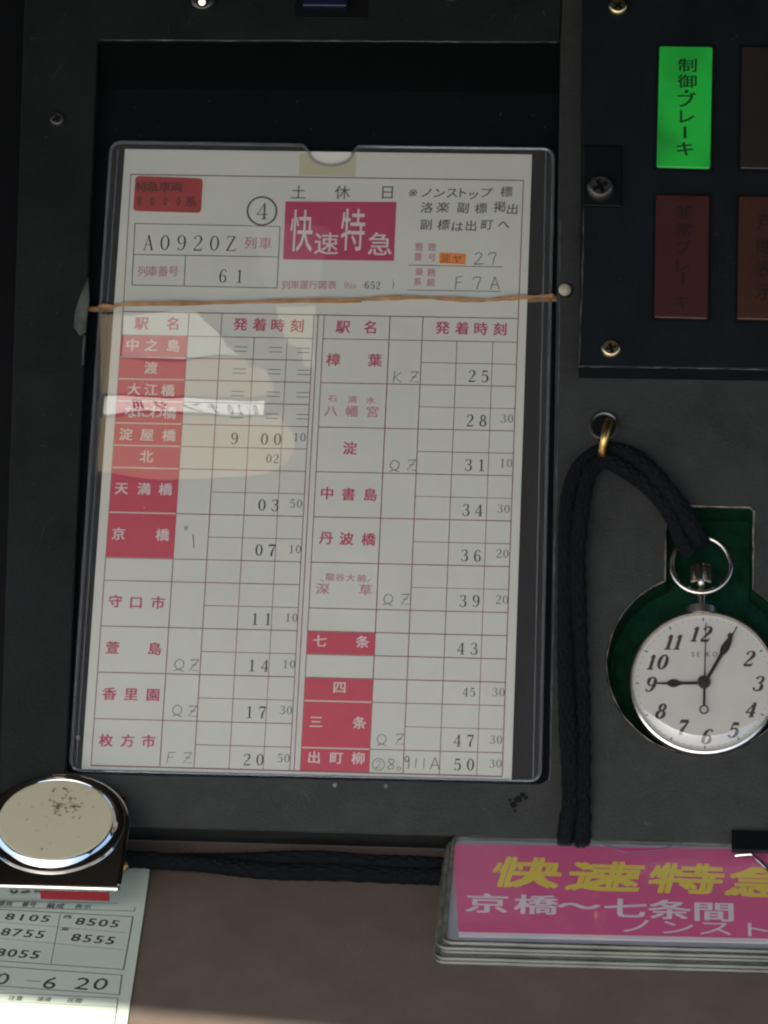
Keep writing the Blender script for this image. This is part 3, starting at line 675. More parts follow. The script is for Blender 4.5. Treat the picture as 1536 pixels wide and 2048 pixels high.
for c_, x, y in (('列', 501, 486), ('車', 531, 487)): pnk.ch(c_, x, y, 25, 24, bold=.015)
for c_, x in zip('列車番号', (285, 305, 326, 347)): pnk.ch(c_, x, 543, 20, 21, bold=.015)
for c_, x in zip('列車運行図表', (572, 590, 608, 626, 645, 664)): pnk.ch(c_, x, 570, 17, 17, bold=.02)
for c_, x in zip('(No.', (690, 698, 709, 717)): pnk.ch(c_, x, 571+(5 if c_ == '.' else 0), 11, 12)
num(gry, '652', 734, 570, 11, 10, 15, 1.3); gry.ch(')', 786, 571, 10, 15)
for c_, x, y in (('整', 838, 494), ('理', 864, 495), ('番', 836, 514), ('号', 864, 515), ('乗', 838, 544), ('務', 863, 545), ('系', 835, 564), ('統', 862, 565)): pnk.ch(c_, x, y, 16, 16, bold=.025)
gry.seg((817, 530), (1006, 534), 1.5); gry.seg((815, 580), (1002, 583), 1.5)
for c_, x, y in (('※', 826, 386), ('ノ', 853, 386), ('ン', 879, 387), ('ス', 904, 386), ('ト', 926, 385), ('ッ', 947, 390), ('プ', 973, 385), ('標', 1013, 384),
                 ('洛', 854, 416), ('楽', 886, 416), ('副', 926, 415), ('標', 962, 416), ('掲', 999, 415), ('出', 1025, 418),
                 ('副', 852, 450), ('標', 887, 450), ('は', 915, 454), ('出', 942, 452), ('町', 974, 450), ('へ', 1008, 450)):
    pen.ch(c_, x, y+random.uniform(-1, 1), 24 if c_ != '※' else 30, 21 if c_ != '※' else 27, bold=0.012 if c_ != '※' else 0, ang=random.uniform(-.08, .08), shear=random.uniform(0, .15))
for s_, x, y, dx, h_ in (('27', 957, 518, 28, 24), ('F7A', 918, 566, 36, 25), ('QZ', 358, 1331, 30, 24), ('QZ', 354, 1422, 31, 23), ('FZ', 342, 1516, 33, 23),
                       ('KZ', 795, 754, 33, 23), ('QZ', 789, 931, 34, 23), ('QZ', 776, 1199, 34, 23), ('QZ', 763, 1479, 36, 23)):
    for i, c_ in enumerate(s_): pen.st(HND, c_, x+dx*i, y+random.uniform(-1, 1), 19, h_, 1.0, ang=random.uniform(-.06, .04), jit=.012)
for c_, x, y, w_, h_ in (('2', 757, 1529, 12, 15), ('8', 782, 1528, 16, 22), ('o', 798, 1533, 11, 16), ('9', 814, 1525, 13, 26), ('1', 832, 1526, 12, 20), ('1', 848, 1527, 12, 20), ('A', 870, 1527, 18, 24)):
    pen.st(HND, c_, x, y, w_, h_, 1.1, jit=.015)
pen.m.ribbon([P(757+12*math.cos(a*.42), 1529+12*math.sin(a*.42), Z2) for a in range(16)], [.00025]*16, pen._z())
pen.seg((386, 1068), (388, 1096), 2); pen.ch('#', 372, 1056, 9, 11)
mg = M(); mg.flat(px2([(571, 403), (793, 404), (788, 522), (566, 519)], HP), Z1+.00002); mg.build('red_title_box', 'magenta', sheet, base=pb, norm=False)
for c_, x, y, w_, h_ in (('快', 603, 463, 44, 84), ('速', 653, 488, 48, 44), ('特', 706, 461, 48, 84), ('急', 760, 489, 48, 46)): wht.ch(c_, x, y, w_, h_, bold=.006)
red.build('red_lettering', 'redtext', sheet, pb); wht.build('white_lettering', 'white', sheet, pb); pnk.build('pink_lettering', 'pinktext', sheet, pb)
blk.build('black_figures', 'ink', sheet, pb); gry.build('small_figures', 'grayink', sheet, pb); pen.build('pencil_notes', 'pencil', sheet, pb)
m_ = M(); m_.prism(rquad(px2([(271, 352), (406, 357), (402, 426), (266, 422)], HP), .0016, 4), HP+.00003, HP+.00018); st_ = m_.build('red_sticker', 'redstick', sheet, base=pb)
ik = Ink(PAN, HP+.00024)
for c_, x in zip('特急車両', (283, 305, 330, 354)): ik.ch(c_, x, 374, 23, 20, bold=.035)
for i, c_ in enumerate('8000'): ik.ch(c_, 279+26*i, 402, 13, 17, bold=.03)
ik.ch('系', 382, 403, 22, 21, bold=.03); ik.build('sticker_lettering', 'stickink', st_, pb)
m_ = M(); m_.prism(px2([(879, 505), (932, 508), (931, 529), (878, 527)], HP), HP+.00003, HP+.00016); st_ = m_.build('orange_sticker', 'orange', sheet, base=pb)
ik = Ink(PAN, HP+.0002); ik.ch('淀', 891, 517, 20, 17, bold=.02); ik.ch('ヤ', 914, 518, 20, 17, bold=.02); ik.build('sticker_lettering', 'orangeink', st_, pb)

# ------------------------------------------------------------------ the clear hard sleeve round it
sb_ = (*P(140, 1540, HS), HS)
slv = thing('plastic_sleeve', 'clear hard plastic sleeve holding the train timetable in the panel tray', 'document sleeve', PAN, sb_)
HF = HP+0.0006
fo = px2([(222, 283), (608, 290), (617, 305)], HF)
notch = [P(662+43*math.cos(math.pi*k/12), 304+25*math.sin(math.pi*k/12), HF) for k in range(12, -1, -1)]
out_f = rquad(px2([(222, 283), (1107, 297), (1080, 1562), (140, 1540)], HF), .004, 6)
# outline with a trapezoid cut at the top and the thumb notch
TLc = P(222, 283, HF); TRc = P(1107, 297, HF); BRc = P(1080, 1562, HF); BLc = P(140, 1540, HF)
rq = rquad([TLc, TRc, BRc, BLc], .0042, 6)
topL = rq[0:7]; rest = rq[7:]
front = topL + [P(606, 289, HF), P(617, 303, HF)] + notch + [P(706, 305, HF), P(716, 292, HF)] + rest
m_ = M(); m_.flat(front, HF); m_.build('front_sheet', 'film', slv, base=sb_, norm=False)
m_ = M(); m_.flat(topL+[P(606, 289, HF), P(615, 305, HF), P(706, 306, HF), P(716, 292, HF)]+rest, HS+.0002); m_.build('back_sheet', 'filmback', slv, base=sb_, norm=False)
cl = dense([(p[0], p[1]) for p in front+[front[0]]], 3)
m_ = M(); m_.tube([(p[0], p[1], (HF+HS)/2+.0001) for p in cl[:-1]], .0006, 8, closed=True); m_.build('welded_edge', 'weld', slv, base=sb_, smooth=True)
# inner fold lines on the right and left margins
for pa, pbb in (((1092, 300), (1066, 1560)), ((236, 300), (152, 1536))):
    m_ = M(); a_ = P(*pa, HF); b_ = P(*pbb, HF); m_.tube([(a_[0], a_[1], HF-.0001), (b_[0], b_[1], HF-.0001)], .00025, 6); m_.build('fold_line', 'weld', slv, base=sb_)
m_ = M(); m_.flat(px2([(600, 306), (612, 306)], HF+.0001)+[P(662+43*math.cos(math.pi*k/12), 305+25*math.sin(math.pi*k/12), HF) for k in range(12, -1, -1)]+px2([(713, 307), (711, 353), (597, 351)], HF+.0001), HF+.00012)
m_.build('tape_patch', 'tape', slv, base=sb_, norm=False)

# rubber band round sleeve and sheet
rbp = [(203, 612), (225, 613), (262, 608), (420, 606), (560, 602), (700, 600), (760, 597), (830, 595), (900, 598), (960, 601), (1010, 597), (1060, 594), (1100, 592)]
bb = (*P(203, 612, HF), HS)
band = thing('rubber_band', 'thin brown rubber band stretched across the upper timetable', 'rubber band', PAN, bb)
front_p = [(*P(x, y, HF+.0008), HF+.0008) for x, y in rbp]
e1_ = front_p[-1]; e0_ = front_p[0]
loop = [Vector(p) for p in front_p] + [Vector((e1_[0]+.0012, e1_[1], HF-.0002)), Vector((e1_[0]+.0006, e1_[1], HS-.0008)), Vector((0, (e0_[1]+e1_[1])/2, HS-.0009)), Vector((e0_[0]-.0004, e0_[1], HS-.0008)), Vector((e0_[0]-.0012, e0_[1], HF-.0004))]
lp = smooth_path(loop+[loop[0]], 14)[:-1]
m_ = M(); m_.tube(lp, .0008, 8, closed=True, rf=lambda i, k: .00050*(1+.25*math.sin(i*.23)+.15*math.sin(i*.71))*(1.35 if k % 4 in (0,) else 1.0)); m_.build('band_loop', 'band', band, base=bb, smooth=True)
lp2 = [p+Vector((0, .0006*math.sin(i*.05)-.0005, -.0001)) for i, p in enumerate(lp[:int(len(lp)*.30)])]
m_ = M(); m_.tube(lp2, .00045, 6, rf=lambda i, k: .00030*(1+.3*math.sin(i*.4))); m_.build('band_fold', 'band', band, base=bb, smooth=True)

# ------------------------------------------------------------------ pocket watch
HW = HT+0.0015                          # dial height
wc = P(1408, 1366, HW); pw = PAN.scale(1408, 1366, HW)[0]; wb = (wc[0], wc[1], -0.006)
watch = thing('pocket_watch', 'steel pocket watch with white dial and black numerals in the green lined recess', 'pocket watch', PAN, wb)
RW = 151*pw
m_ = M(); m_.lathe((wc[0], wc[1], 0), [(RW*.6, -.0058), (RW*.85, -.0045), (RW*.97, -.0015), (RW, HW-.002), (RW*1.0, HW+.0004), (RW*.985, HW+.0014), (RW*.96, HW+.0016), (RW*.945, HW+.0008), (RW*.938, HW-.0002)], 96, capt=False)
m_.build('case', 'steel', watch, base=wb, smooth=True)
m_ = M(); m_.lathe((wc[0], wc[1], HW), [(RW*.95, -.0006), (RW*.95, 0)], 96); m_.build('dial', 'dial', watch, base=wb)
ik = Ink(PAN, HW+.00008)
for s_, x, y, dx in (('12', 1391, 1268, 22), ('11', 1339, 1284, 18), ('10', 1304, 1324, 22), ('9', 1302, 1369, 0), ('8', 1323, 1422, 0), ('7', 1366, 1455, 0), ('6', 1415, 1473, 0), ('5', 1468, 1460, 0), ('4', 1503, 1419, 0), ('3', 1518, 1367, 0), ('2', 1499, 1317, 0), ('1', 1457, 1280, 0)):
    for i, c_ in enumerate(s_): ik.st(SER, c_, x+dx*i, y, 21, 30, 2.0, shear=.25)
ik.build('numerals', 'numeral', watch, wb)
ik = Ink(PAN, HW+.00008)
rot0 = -0.03
for k in range(60):
    a = 2*math.pi*k/60+rot0; r0 = .875 if k % 5 else .86; r1 = .895 if k % 5 else .905; s_ = (math.sin(a), math.cos(a))
    ik.m.line((wc[0]+RW*r0*s_[0], wc[1]+RW*r0*s_[1]), (wc[0]+RW*r1*s_[0], wc[1]+RW*r1*s_[1]), .00018 if k % 5 else .0005, HW+.00009)
ik.build('minute_track', 'grayink', watch, wb)
ik = Ink(PAN, HW+.00008)
for i, c_ in enumerate('SEIKO'): ik.ch(c_, 1386+11*i-(2 if c_ == 'K' else 0), 1308.5, 10 if c_ != 'I' else 3, 9, bold=.01)
ik.build('dial_lettering', 'grayink', watch, wb)
def hand(pts, ws, h, t, name):
    """flat hand with thickness t: ribbon outline from measured points"""
    Q = [Vector(P(x, y, h)) for x, y in pts]; Lf = []; Rt = []
    for i, q_ in enumerate(Q):
        d_ = (Q[min(len(Q)-1, i+1)]-Q[max(0, i-1)]).normalized(); nn = Vector((-d_.y, d_.x))*ws[i]*pw/2
        Lf.append(tuple(q_+nn)); Rt.append(tuple(q_-nn))
    m_ = M(); m_.prism(Lf+Rt[::-1], h, h+t); return m_.build(name, 'hand', watch, base=wb)
def along(p, q, fr): return [(p[0]+(q[0]-p[0])*t, p[1]+(q[1]-p[1])*t) for t in fr]
hand(along((1410, 1366), (1312, 1367), (0, .35, .48, .54, .60, .66, .72, .78, 1)), (7, 6, 6, 11, 16, 17, 13, 5, 3), HW+.0006, .00025, 'hour_hand')
hand(along((1404, 1376), (1473, 1256), (0, .1, .45, .56, .62, .68, .76, .84, .88, 1)), (7, 6, 7, 8, 15, 17, 13, 7, 3, 2), HW+.0011, .00025, 'minute_hand')
hand([(1409, 1366), (1412, 1246)], (3, 2.0), HW+.0016, .00015, 'second_hand')
hand([(1409, 1366), (1408, 1411)], (5, 5), HW+.0016, .00015, 'second_hand')
cr = P(1408, 1419, HW+.0016); m_ = M(); m_.tube([(cr[0]+8*pw*math.cos(a*math.pi/12), cr[1]+8*pw*math.sin(a*math.pi/12), HW+.0017) for a in range(24)], 1.5*pw, 6, closed=True); m_.build('counterweight', 'hand', watch, base=wb, smooth=True)
m_ = M(); m_.lathe((wc[0], wc[1], HW), [(13*pw, .0005), (13*pw, .0018), (11*pw, .0021), (3*pw, .0022)], 24); m_.build('hand_boss', 'hand', watch, base=wb, smooth=True)
m_ = M(); m_.lathe((wc[0], wc[1], HW), [(RW*.945, .0004), (RW*.945, .0020), (RW*.935, .0028), (RW*.90, .0034), (RW*.7, .0040), (RW*.4, .0044), (RW*.02, .0045)], 64, capb=False); m_.build('crystal', 'glass', watch, base=wb, smooth=True)
st0 = P(1402, 1222, HW-.003); 
hs_ = HW-.003
def vtube(pts, name, mt_, n=20, rf=None):
    m_ = M(); rr = [p[1] for p in pts]
    m_.tube([(*P(1402-(p[0]-1222)*.03*0, p[0], hs_), hs_) for p in pts], 0, n, rf=(lambda i, k: rr[i]*(1+(rf or 0)*(k % 2)))); return m_.build(name, mt_, watch, base=wb, smooth=True)
vtube([(1232, 34*pw), (1218, 33*pw), (1214, 26*pw), (1211, 12*pw)], 'pendant_collar', 'steel_dull')
vtube([(1214, 11*pw), (1205, 9*pw), (1190, 11*pw), (1180, 9*pw), (1166, 9*pw), (1160, 9*pw)], 'pendant_stem', 'steel')
vtube([(1168, 20*pw), (1165, 23.5*pw), (1135, 23.5*pw), (1131, 20*pw)], 'crown', 'steel', n=40, rf=-.09)
bc = P(1402, 1131, hs_); m_ = M(); m_.tube([(bc[0]+60*pw*math.cos(2*math.pi*a/64), bc[1]+60*pw*math.sin(2*math.pi*a/64), hs_+.0015*(1-math.sin(2*math.pi*a/64))*0.3) for a in range(64)], 6.3*pw, 12, closed=True)
m_.build('bow_ring', 'steel', watch, base=wb, smooth=True)

# ------------------------------------------------------------------ brass screw eye and the cord
hq = P(1211, 889, HT); hb = (hq[0], hq[1], HT)
hook = thing('screw_eye', 'brass ring through the panel that holds the black watch cord', 'cord eye', PAN, hb)
tl = math.radians(-11); rr_ = .0066
m_ = M(); m_.tube([(hq[0]-rr_*math.sin(tl)*math.cos(a*math.pi/20)*1.0, hq[1]+rr_*1.08*math.cos(a*math.pi/20)*math.cos(tl), HT+rr_*math.sin(a*math.pi/20)*1.5) for a in range(-2, 23)], .00140, 12)
m_.build('brass_ring', 'brass', hook, base=hb, smooth=True)
wq = P(1208, 853, HT); m_ = M(); m_.tube([(wq[0]+.0046*math.cos(a*math.pi/16), wq[1]+.0046*math.sin(a*math.pi/16), HT+.0003) for a in range(32)], .0008, 8, closed=True); m_.build('grommet', 'screwdark', hook, base=hb, smooth=True)
m_ = M(); m_.lathe((wq[0], wq[1], HT), [(.0040, 0), (.0040, .0003)], 24); m_.build('grommet_hole', 'dark', hook, base=hb)

W_ = lambda x, y, h: PAN.w((*P(x, y, h), h))
hc = HT+.0048
wall_y = EDGE.y
def D_(px_, dy, dz):
    t = DESK.hit(px_, 1720, 0); return Vector((t[0], wall_y+dy, ZD+dz))
cpts = [W_(1392, 1096, HT-.001), W_(1376, 1070, HT+.003), W_(1350, 1018, hc), W_(1305, 962, hc+.001), W_(1258, 925, HT+.0038), W_(1212, 910, HT+.0030), W_(1172, 938, HT+.0040), W_(1152, 1000, hc), W_(1145, 1090, hc), W_(1143, 1220, hc), W_(1147, 1360, hc), W_(1152, 1500, hc), W_(1152, 1600, HT+.0042), W_(1150, 1640, HT+.0030),
        D_(1140, -.0032, .0065), D_(1095, -.0050, .0038), D_(1000, -.0075, .0036), D_(880, -.0072, .0036), D_(760, -.0066, .0036), D_(650, -.0066, .0042), D_(540, -.0068, .0036), D_(420, -.0064, .0036), D_(300, -.006, .0036), D_(200, -.007, .0036), D_(60, -.008, .0036)]
cb = D_(760, -.007, 0)
class _W:                                    # world-aligned frame at the cord
    def matrix(s, b): return Matrix.Translation(cb)
cord = bpy.data.objects.new('watch_cord', None); COL.objects.link(cord); cord.location = cb
cord['label'] = 'doubled black braided cord from the pocket watch through the brass ring down to the desk'; cord['category'] = 'cord'
base_path = smooth_path(cpts, 46)
def strand(sgn, ph):
    path = []; nrm = PAN.c; L_ = 0; 
    for i, p in enumerate(base_path):
        t = (base_path[min(len(base_path)-1, i+1)]-base_path[max(0, i-1)]).normalized()
        f = min(1, max(0, (i-13.2*46)/60)); up = (nrm*(1-f)+Vector((0, 0, 1))*f); side = t.cross(up).normalized(); up2 = side.cross(t)
        tw = 0.5*math.sin(i/70.0+.6*math.sin(i/31.)) if f < 1 else .7*math.sin(i/60.0)
        path.append(p+(side*math.cos(tw)+up2*math.sin(tw))*sgn*(.00238+.0003*math.sin(i/23.+ph)))
    # even spacing
    out = [path[0]]; acc = 0
    for a_, b_ in zip(path, path[1:]):
        d_ = (b_-a_).length; acc += d_
        if acc >= .00042: out.append(b_); acc = 0
    nn = 28
    m_ = M(); m_.tube(out, .0027, nn, rf=lambda i, k: .00244*(1+.05*math.sin(i*.045+sgn)+.03*math.sin(i*.11))*(1+.16*abs(math.sin(i*.30+k*2*math.pi*4/nn))*abs(math.sin(i*.30-k*2*math.pi*4/nn))-.09*(abs(math.sin(i*.30+k*2*math.pi*4/nn)) < .25)-.09*(abs(math.sin(i*.30-k*2*math.pi*4/nn)) < .25)))
    m_.build('cord_strand', 'cord', cord, base=tuple(cb), smooth=True)
    fz = M(); rnd = random.Random(int(5+sgn))
    for _ in range(1500):
        i = rnd.randrange(1, len(out)-1); t = (out[i+1]-out[i-1]).normalized(); u1 = t.orthogonal().normalized(); u2 = t.cross(u1); a_ = rnd.uniform(0, 6.283)
        d0 = u1*math.cos(a_)+u2*math.sin(a_); p0 = out[i]+d0*.0025; ln = rnd.uniform(.0003, .0009)
        p1 = p0+(d0*rnd.uniform(.3, .9)+t*rnd.uniform(-1, 1))*ln; wv = t.cross(d0)*.000035
        fz.add([p0-wv, p0+wv, p1], [(0, 1, 2)])
    o_ = fz.build('cord_fuzz', 'fuzz', cord, base=tuple(cb), norm=False); o_['kind'] = 'stuff'
strand(1, 0); strand(-1, 0)

# ------------------------------------------------------------------ stack of hard card cases
TH = .0018; NC = 5; TOPZ = NC*TH
F0 = DESK.w((*DESK.hit(884, 1882, TOPZ+.0), TOPZ)); F1 = DESK.w((*DESK.hit(1536, 1900, TOPZ), TOPZ))
B0 = DESK.w((*DESK.hit(869, 1668, TOPZ+.004), TOPZ+.004))
ST = Frame(F0, F1-F0, B0-F0)
dep = (B0-F0).dot(ST.b); LEN = .150
def case(i, label):
    z1 = -(i)*TH; dx = (0, -.0017, -.0012, -.0024, -.0028)[i]; dy = (0, -.0004, .0004, -.0008, -.0002)[i]
    b_ = (dx, dy, z1-TH)
    t = thing('card_case', label, 'card case', ST, b_, 'hard card cases stacked on the desk')
    o_ = rrect(dx, dy, dx+LEN, dy+dep, .0035, 5)
    m_ = M(); n = len(o_); inn = inset(ccw(o_), .0010); cc_ = ccw(o_)
    zt, zb = z1-.0002, z1-TH+.0002
    zm = (zt+zb)/2; bulge = inset(cc_, -.0003)
    m_.add([(p[0], p[1], zb) for p in cc_]+[(p[0], p[1], zm) for p in bulge]+[(p[0], p[1], zt) for p in cc_]+[(p[0], p[1], zt) for p in inn]+[(p[0], p[1], zb) for p in inn],
           [(k*n+j, k*n+(j+1) % n, ((k+1) % 5)*n+(j+1) % n, ((k+1) % 5)*n+j) for k in range(5) for j in range(n)])
    m_.build('edge_rim', 'case_edge', t, base=b_, smooth=True)
    return t, b_, inn
c0, b0, inn0 = case(0, 'topmost card case of the stack, holding the pink express card')
for i in range(1, NC):
    ci, bi, inn = case(i, ['', 'second card case from the top of the stack under the pink card', 'middle card case of the stack under the pink card', 'second lowest card case in the stack on the desk', 'lowest card case of the stack resting on the desk'][i])
    m_ = M(); m_.prism([(p[0], p[1]) for p in inset(inn, .0008)], -(i)*TH-TH*.75, -(i)*TH-TH*.45); m_.build('card', 'gray_card', ci, base=bi)
    m_ = M(); m_.flat(inn, -(i)*TH-.0004); m_.build('front_sheet', 'case', ci, base=bi, norm=False)
# top case: film with a finger notch on the far side, card inside
nx0 = ST.hit(1195, 1690, 0)[0]; nx1 = ST.hit(1345, 1690, 0)[0]
nd = dep-.0011; film_o = [(.0011, .0011), (LEN-.001, .0011), (LEN-.001, nd), (nx1+.003, nd), (nx1, nd-.0015), (nx1-.004, nd-.0045), (nx0+.009, nd-.0062), (nx0+.004, nd-.003), (nx0, nd-.0008), (nx0-.006, nd)] + [(.0011, nd)]
m_ = M(); m_.flat(film_o, -.0003); m_.build('front_sheet', 'casetop', c0, base=b0, norm=False)
nl_ = film_o[3:10]; m_ = M(); m_.tube([(p[0], p[1], -.0002) for p in nl_], .0003, 6); m_.build('notch_edge', 'weld', c0, base=b0, smooth=True)
# lug of clear plastic left of the card (inner pouch edge)
zc = -.0010
S_ = lambda x, y: ST.hit(x, y, zc)
card = thing('express_card', 'pink card with yellow and white Japanese lettering in the topmost card case', 'card', ST, (*S_(918, 1872), zc))
cbase = (*S_(918, 1872), zc)
q0 = S_(903, 1688); q1 = S_(918, 1872); far_r = (LEN-.003, S_(1536, 1699)[1]+.0003); near_r = (LEN-.003, S_(1536, 1884)[1])
m_ = M(); m_.prism([q1, near_r, far_r, q0], zc-.0003, zc); m_.build('card_stock', 'whitecard', card, base=cbase)
m_ = M(); m_.prism([(p[0], p[1]) for p in inset(inn0, .0002)], zc-.0007, zc-.0004); m_.build('backing_sheet', 'backing', c0, base=b0)
pk = [S_(917.3, 1864), (LEN-.003, S_(1536, 1876)[1]), far_r, q0]
m_ = M(); m_.flat(pk, zc+.00005); m_.build('pink_ground', 'pinkcard', card, base=cbase, norm=False)
ang = 0.0
ik = Ink(ST, zc+.0001)
for c_, x, y, w_ in (('快', 1054, 1746, 128), ('速', 1211, 1754, 140), ('特', 1372, 1758, 140), ('急', 1528, 1766, 140)): ik.ch(c_, x, y, w_*.98, 58, bold=.05, shear=.12)
ik.build('yellow_lettering', 'yellow', card, cbase)
ik = Ink(ST, zc+.0001)
for c_, x, y in (('京', 974, 1807), ('橋', 1072, 1810), ('〜', 1158, 1812), ('七', 1251, 1817), ('条', 1339, 1820), ('間', 1428, 1824)): ik.ch(c_, x, y, 84, 38, bold=.022)
for c_, x, y in (('ノ', 1272, 1852), ('ン', 1356, 1855), ('ス', 1431, 1857), ('ト', 1516, 1860)): ik.ch(c_, x, y, 74, 30, bold=-.004)
ik.build('white_lettering', 'whitecard', card, cbase)

# binder clip on the right of the stack
kb = (*ST.hit(1468, 1700, .001), 0)
bc_ = thing('binder_clip', 'black binder clip with a bent wire arm on the far edge of the card stack', 'clip', ST, kb)
k0 = ST.hit(1464, 1688, .004); k1x = k0[0]+.022
m_ = M(); prof = [(dep+.003, -.009), (dep+.003, .0005), (dep+.0005, .0042), (dep-.006, .0012), (dep-.0065, .0003), (dep-.0060, .0001), (dep+.0002, .0028), (dep+.002, .0), (dep+.002, -.009)]
nP = len(prof); m_.add([(x_, p[0], p[1]) for x_ in (k0[0], k1x) for p in prof], [tuple(range(nP))[::-1], tuple(range(nP, 2*nP))]+[(i, (i+1) % nP, nP+(i+1) % nP, nP+i) for i in range(nP)])
m_.build('clip_body', 'dark', bc_, base=kb)
wr = [(*ST.hit(1470, 1711, .0018), .0018), (*ST.hit(1490, 1709, .0022), .0022), (*ST.hit(1504, 1709, .0022), .0022), (*ST.hit(1513, 1717, .0022), .0022), (*ST.hit(1526, 1729, .0018), .0018), (*ST.hit(1537, 1741, .0014), .0014), (*ST.hit(1545, 1765, .0012), .0012), (*ST.hit(1541, 1785, .0012), .0012), (*ST.hit(1538, 1790, .0012), .0012)]
m_ = M(); m_.tube(smooth_path(wr, 5), .0006, 8); m_.build('wire_arm', 'chrome', bc_, base=kb, smooth=True)

# ------------------------------------------------------------------ green notice sheet on the desk
GZ = .0006
g0 = DESK.w((*DESK.hit(0, 1790, GZ), GZ)); g1 = DESK.w((*DESK.hit(272, 1806, GZ), GZ)); gA = DESK.w((*DESK.hit(302, 1740, GZ), GZ)); gB = DESK.w((*DESK.hit(256, 2040, GZ), GZ))
GF = Frame(gB, (g1-g0), None, (0, 0, 1)); G_ = lambda x, y: GF.hit(x, y, 0)
gtr = G_(301, 1737); gbr = G_(254, 2048)
gb_ = (gbr[0]-.09, gbr[1]-.05, 0)
gs = thing('notice_sheet', 'pale green printed sheet with train numbers lying under the chrome clip', 'paper', GF, (gbr[0], gbr[1], 0))
gbase = (gbr[0], gbr[1], 0)
dx_ = (gbr[0]-gtr[0])/(gbr[1]-gtr[1])
bl = (gbr[0]+dx_*(-.05)-.11, gbr[1]-.05); br_ = (gbr[0]+dx_*(-.05), gbr[1]-.05)
m_ = M(); n_ = 14; ys = [br_[1]+(gtr[1]-br_[1])*k/n_ for k in range(n_+1)]
vs = []
for k, y_ in enumerate(ys):
    xr = gbr[0]+dx_*(y_-gbr[1]); t = max(0, (k-n_+3)/3)
    vs += [(xr-.12, y_, 0), (xr-.02, y_, 0), (xr, y_, .0016*t*t)]
m_.add(vs, [(3*k+j, 3*k+j+1, 3*k+j+4, 3*k+j+3) for k in range(n_) for j in (0, 1)])
m_.build('paper', 'greenpaper', gs, base=gbase, norm=False, smooth=True)
ik = Ink(GF, .0001)
gz = lambda x, y: (x*.3385, 1500+y*.3385)
def gl(*pts, w_=2.0):
    for p, q in zip(pts, pts[1:]): ik.seg(gz(*p), gz(*q), w_)
gl((-300, 885), (800, 908), (795, 952), (-300, 918))
gl((-300, 925), (786, 985), (730, 1297), (-300, 1225), w_=2.2)
gl((-300, 1258), (720, 1330), (705, 1446), (-300, 1372), w_=2.2)
gl((-300, 1422), (697, 1466), (675, 1640), w_=2.0); gl((-300, 1470), (688, 1518), w_=1.2)
gl((356, 968), (300, 1262), w_=1.2); gl((-300, 990), (740, 1080), w_=1.0); gl((-300, 1085), (735, 1182), w_=1.0)
gl((735, 768), (868, 772), w_=1.5)
ik.build('ruled_lines', 'grayink', gs, gbase)
ik = Ink(GF, .0001)
def gt(s_, x, y, dx, dy, w_, h_, bold=.02):
    for i, c_ in enumerate(s_):
        if c_ != ' ': ik.ch(c_, *gz(x+dx*i, y+dy*i), w_*.3385*(1.75 if c_ in '0123456789' else 1), h_*.3385, bold=bold, ang=-.05)
gt('8105', 60, 985, 70, 4, 48, 38); gt('8505', 475, 1012, 68, 5, 48, 42); gt('8755', 35, 1075, 68, 5, 48, 44); gt('8555', 450, 1108, 68, 6, 48, 44); gt('8055', 5, 1195, 68, 5, 50, 46)
gt('0', 15, 1352, 0, 0, 72, 70, 0); gt('.', 66, 1385, 0, 0, 10, 12, 0); gt('6', 297, 1376, 0, 0, 75, 72, 0); gt('.', 362, 1402, 0, 0, 10, 12, 0); gt('20', 490, 1380, 105, 3, 78, 72, 0)
ik.seg(gz(155, 1363), gz(240, 1368), 1.8)
gt('CY', 790, 730, 88, 10, 28, 28, 0); gt('K', 778, 808, 0, 0, 28, 28, 0)
ik.build('black_figures', 'ink', gs, gbase)
ik = Ink(GF, .0001)
gt('車両', 10, 908, 45, 2, 40, 30); gt('番号', 150, 912, 45, 2, 40, 30); gt('編成', 300, 920, 55, 2, 48, 30); gt('表示', 465, 925, 52, 2, 45, 28)
gt('注意', 70, 1466, 45, 2, 40, 28); gt('速度', 240, 1472, 45, 2, 40, 28); gt('区間', 420, 1480, 45, 2, 40, 28)
gt('西', 400, 985, 0, 0, 50, 22); gt('東', 385, 1058, 0, 0, 50, 22)
ik.build('small_lettering', 'grayink', gs, gbase)

# ------------------------------------------------------------------ chrome magnet clip
nv = Vector((0.03, -math.cos(R(75.5)), math.sin(R(75.5)))).normalized()
CF0 = DESK.w((*DESK.hit(113, 1649, .0215), .0215))
CF = Frame(CF0, (1, 0.02, 0), None, nv)
cbase2 = (0, -.006, -.0190)
xr_, yb = .0232, -.0268
mc = thing('magnet_clip', 'chrome clip with a round soiled cream pad holding down the green sheet', 'magnetic clip', CF, cbase2)
plate = arc(0, 0, xr_, 0, 180, 40)+[(-xr_, yb+.001), (-xr_+.001, yb), (xr_-.001, yb), (xr_, yb+.001)]
m_ = M(); m_.prism(plate, -.0022, -.0, .0007); m_.build('upper_plate', 'chrome', mc, base=cbase2, smooth=True)
m_ = M(); m_.tube([(p[0]*.985, p[1]*.985, -.0006) for p in arc(0, 0, xr_, 0, 180, 40)]+[(-xr_*.985, yb+.001, -.0006)], .0007, 8); m_.build('plate_edge', 'chrome', mc, base=cbase2, smooth=True)
m_ = M(); m_.tube([(xr_*.985, 0, -.0006), (xr_*.985, yb+.001, -.0006)], .0007, 8); m_.build('plate_edge', 'chrome', mc, base=cbase2, smooth=True)
m_ = M(); m_.tube([(-xr_+.0004, yb+.0002, -.0012), (xr_-.0006, yb+.0002, -.0012)], .00115, 16); m_.build('front_roll', 'chrome', mc, base=cbase2, smooth=True)
R1 = .0208; R0_ = .0182
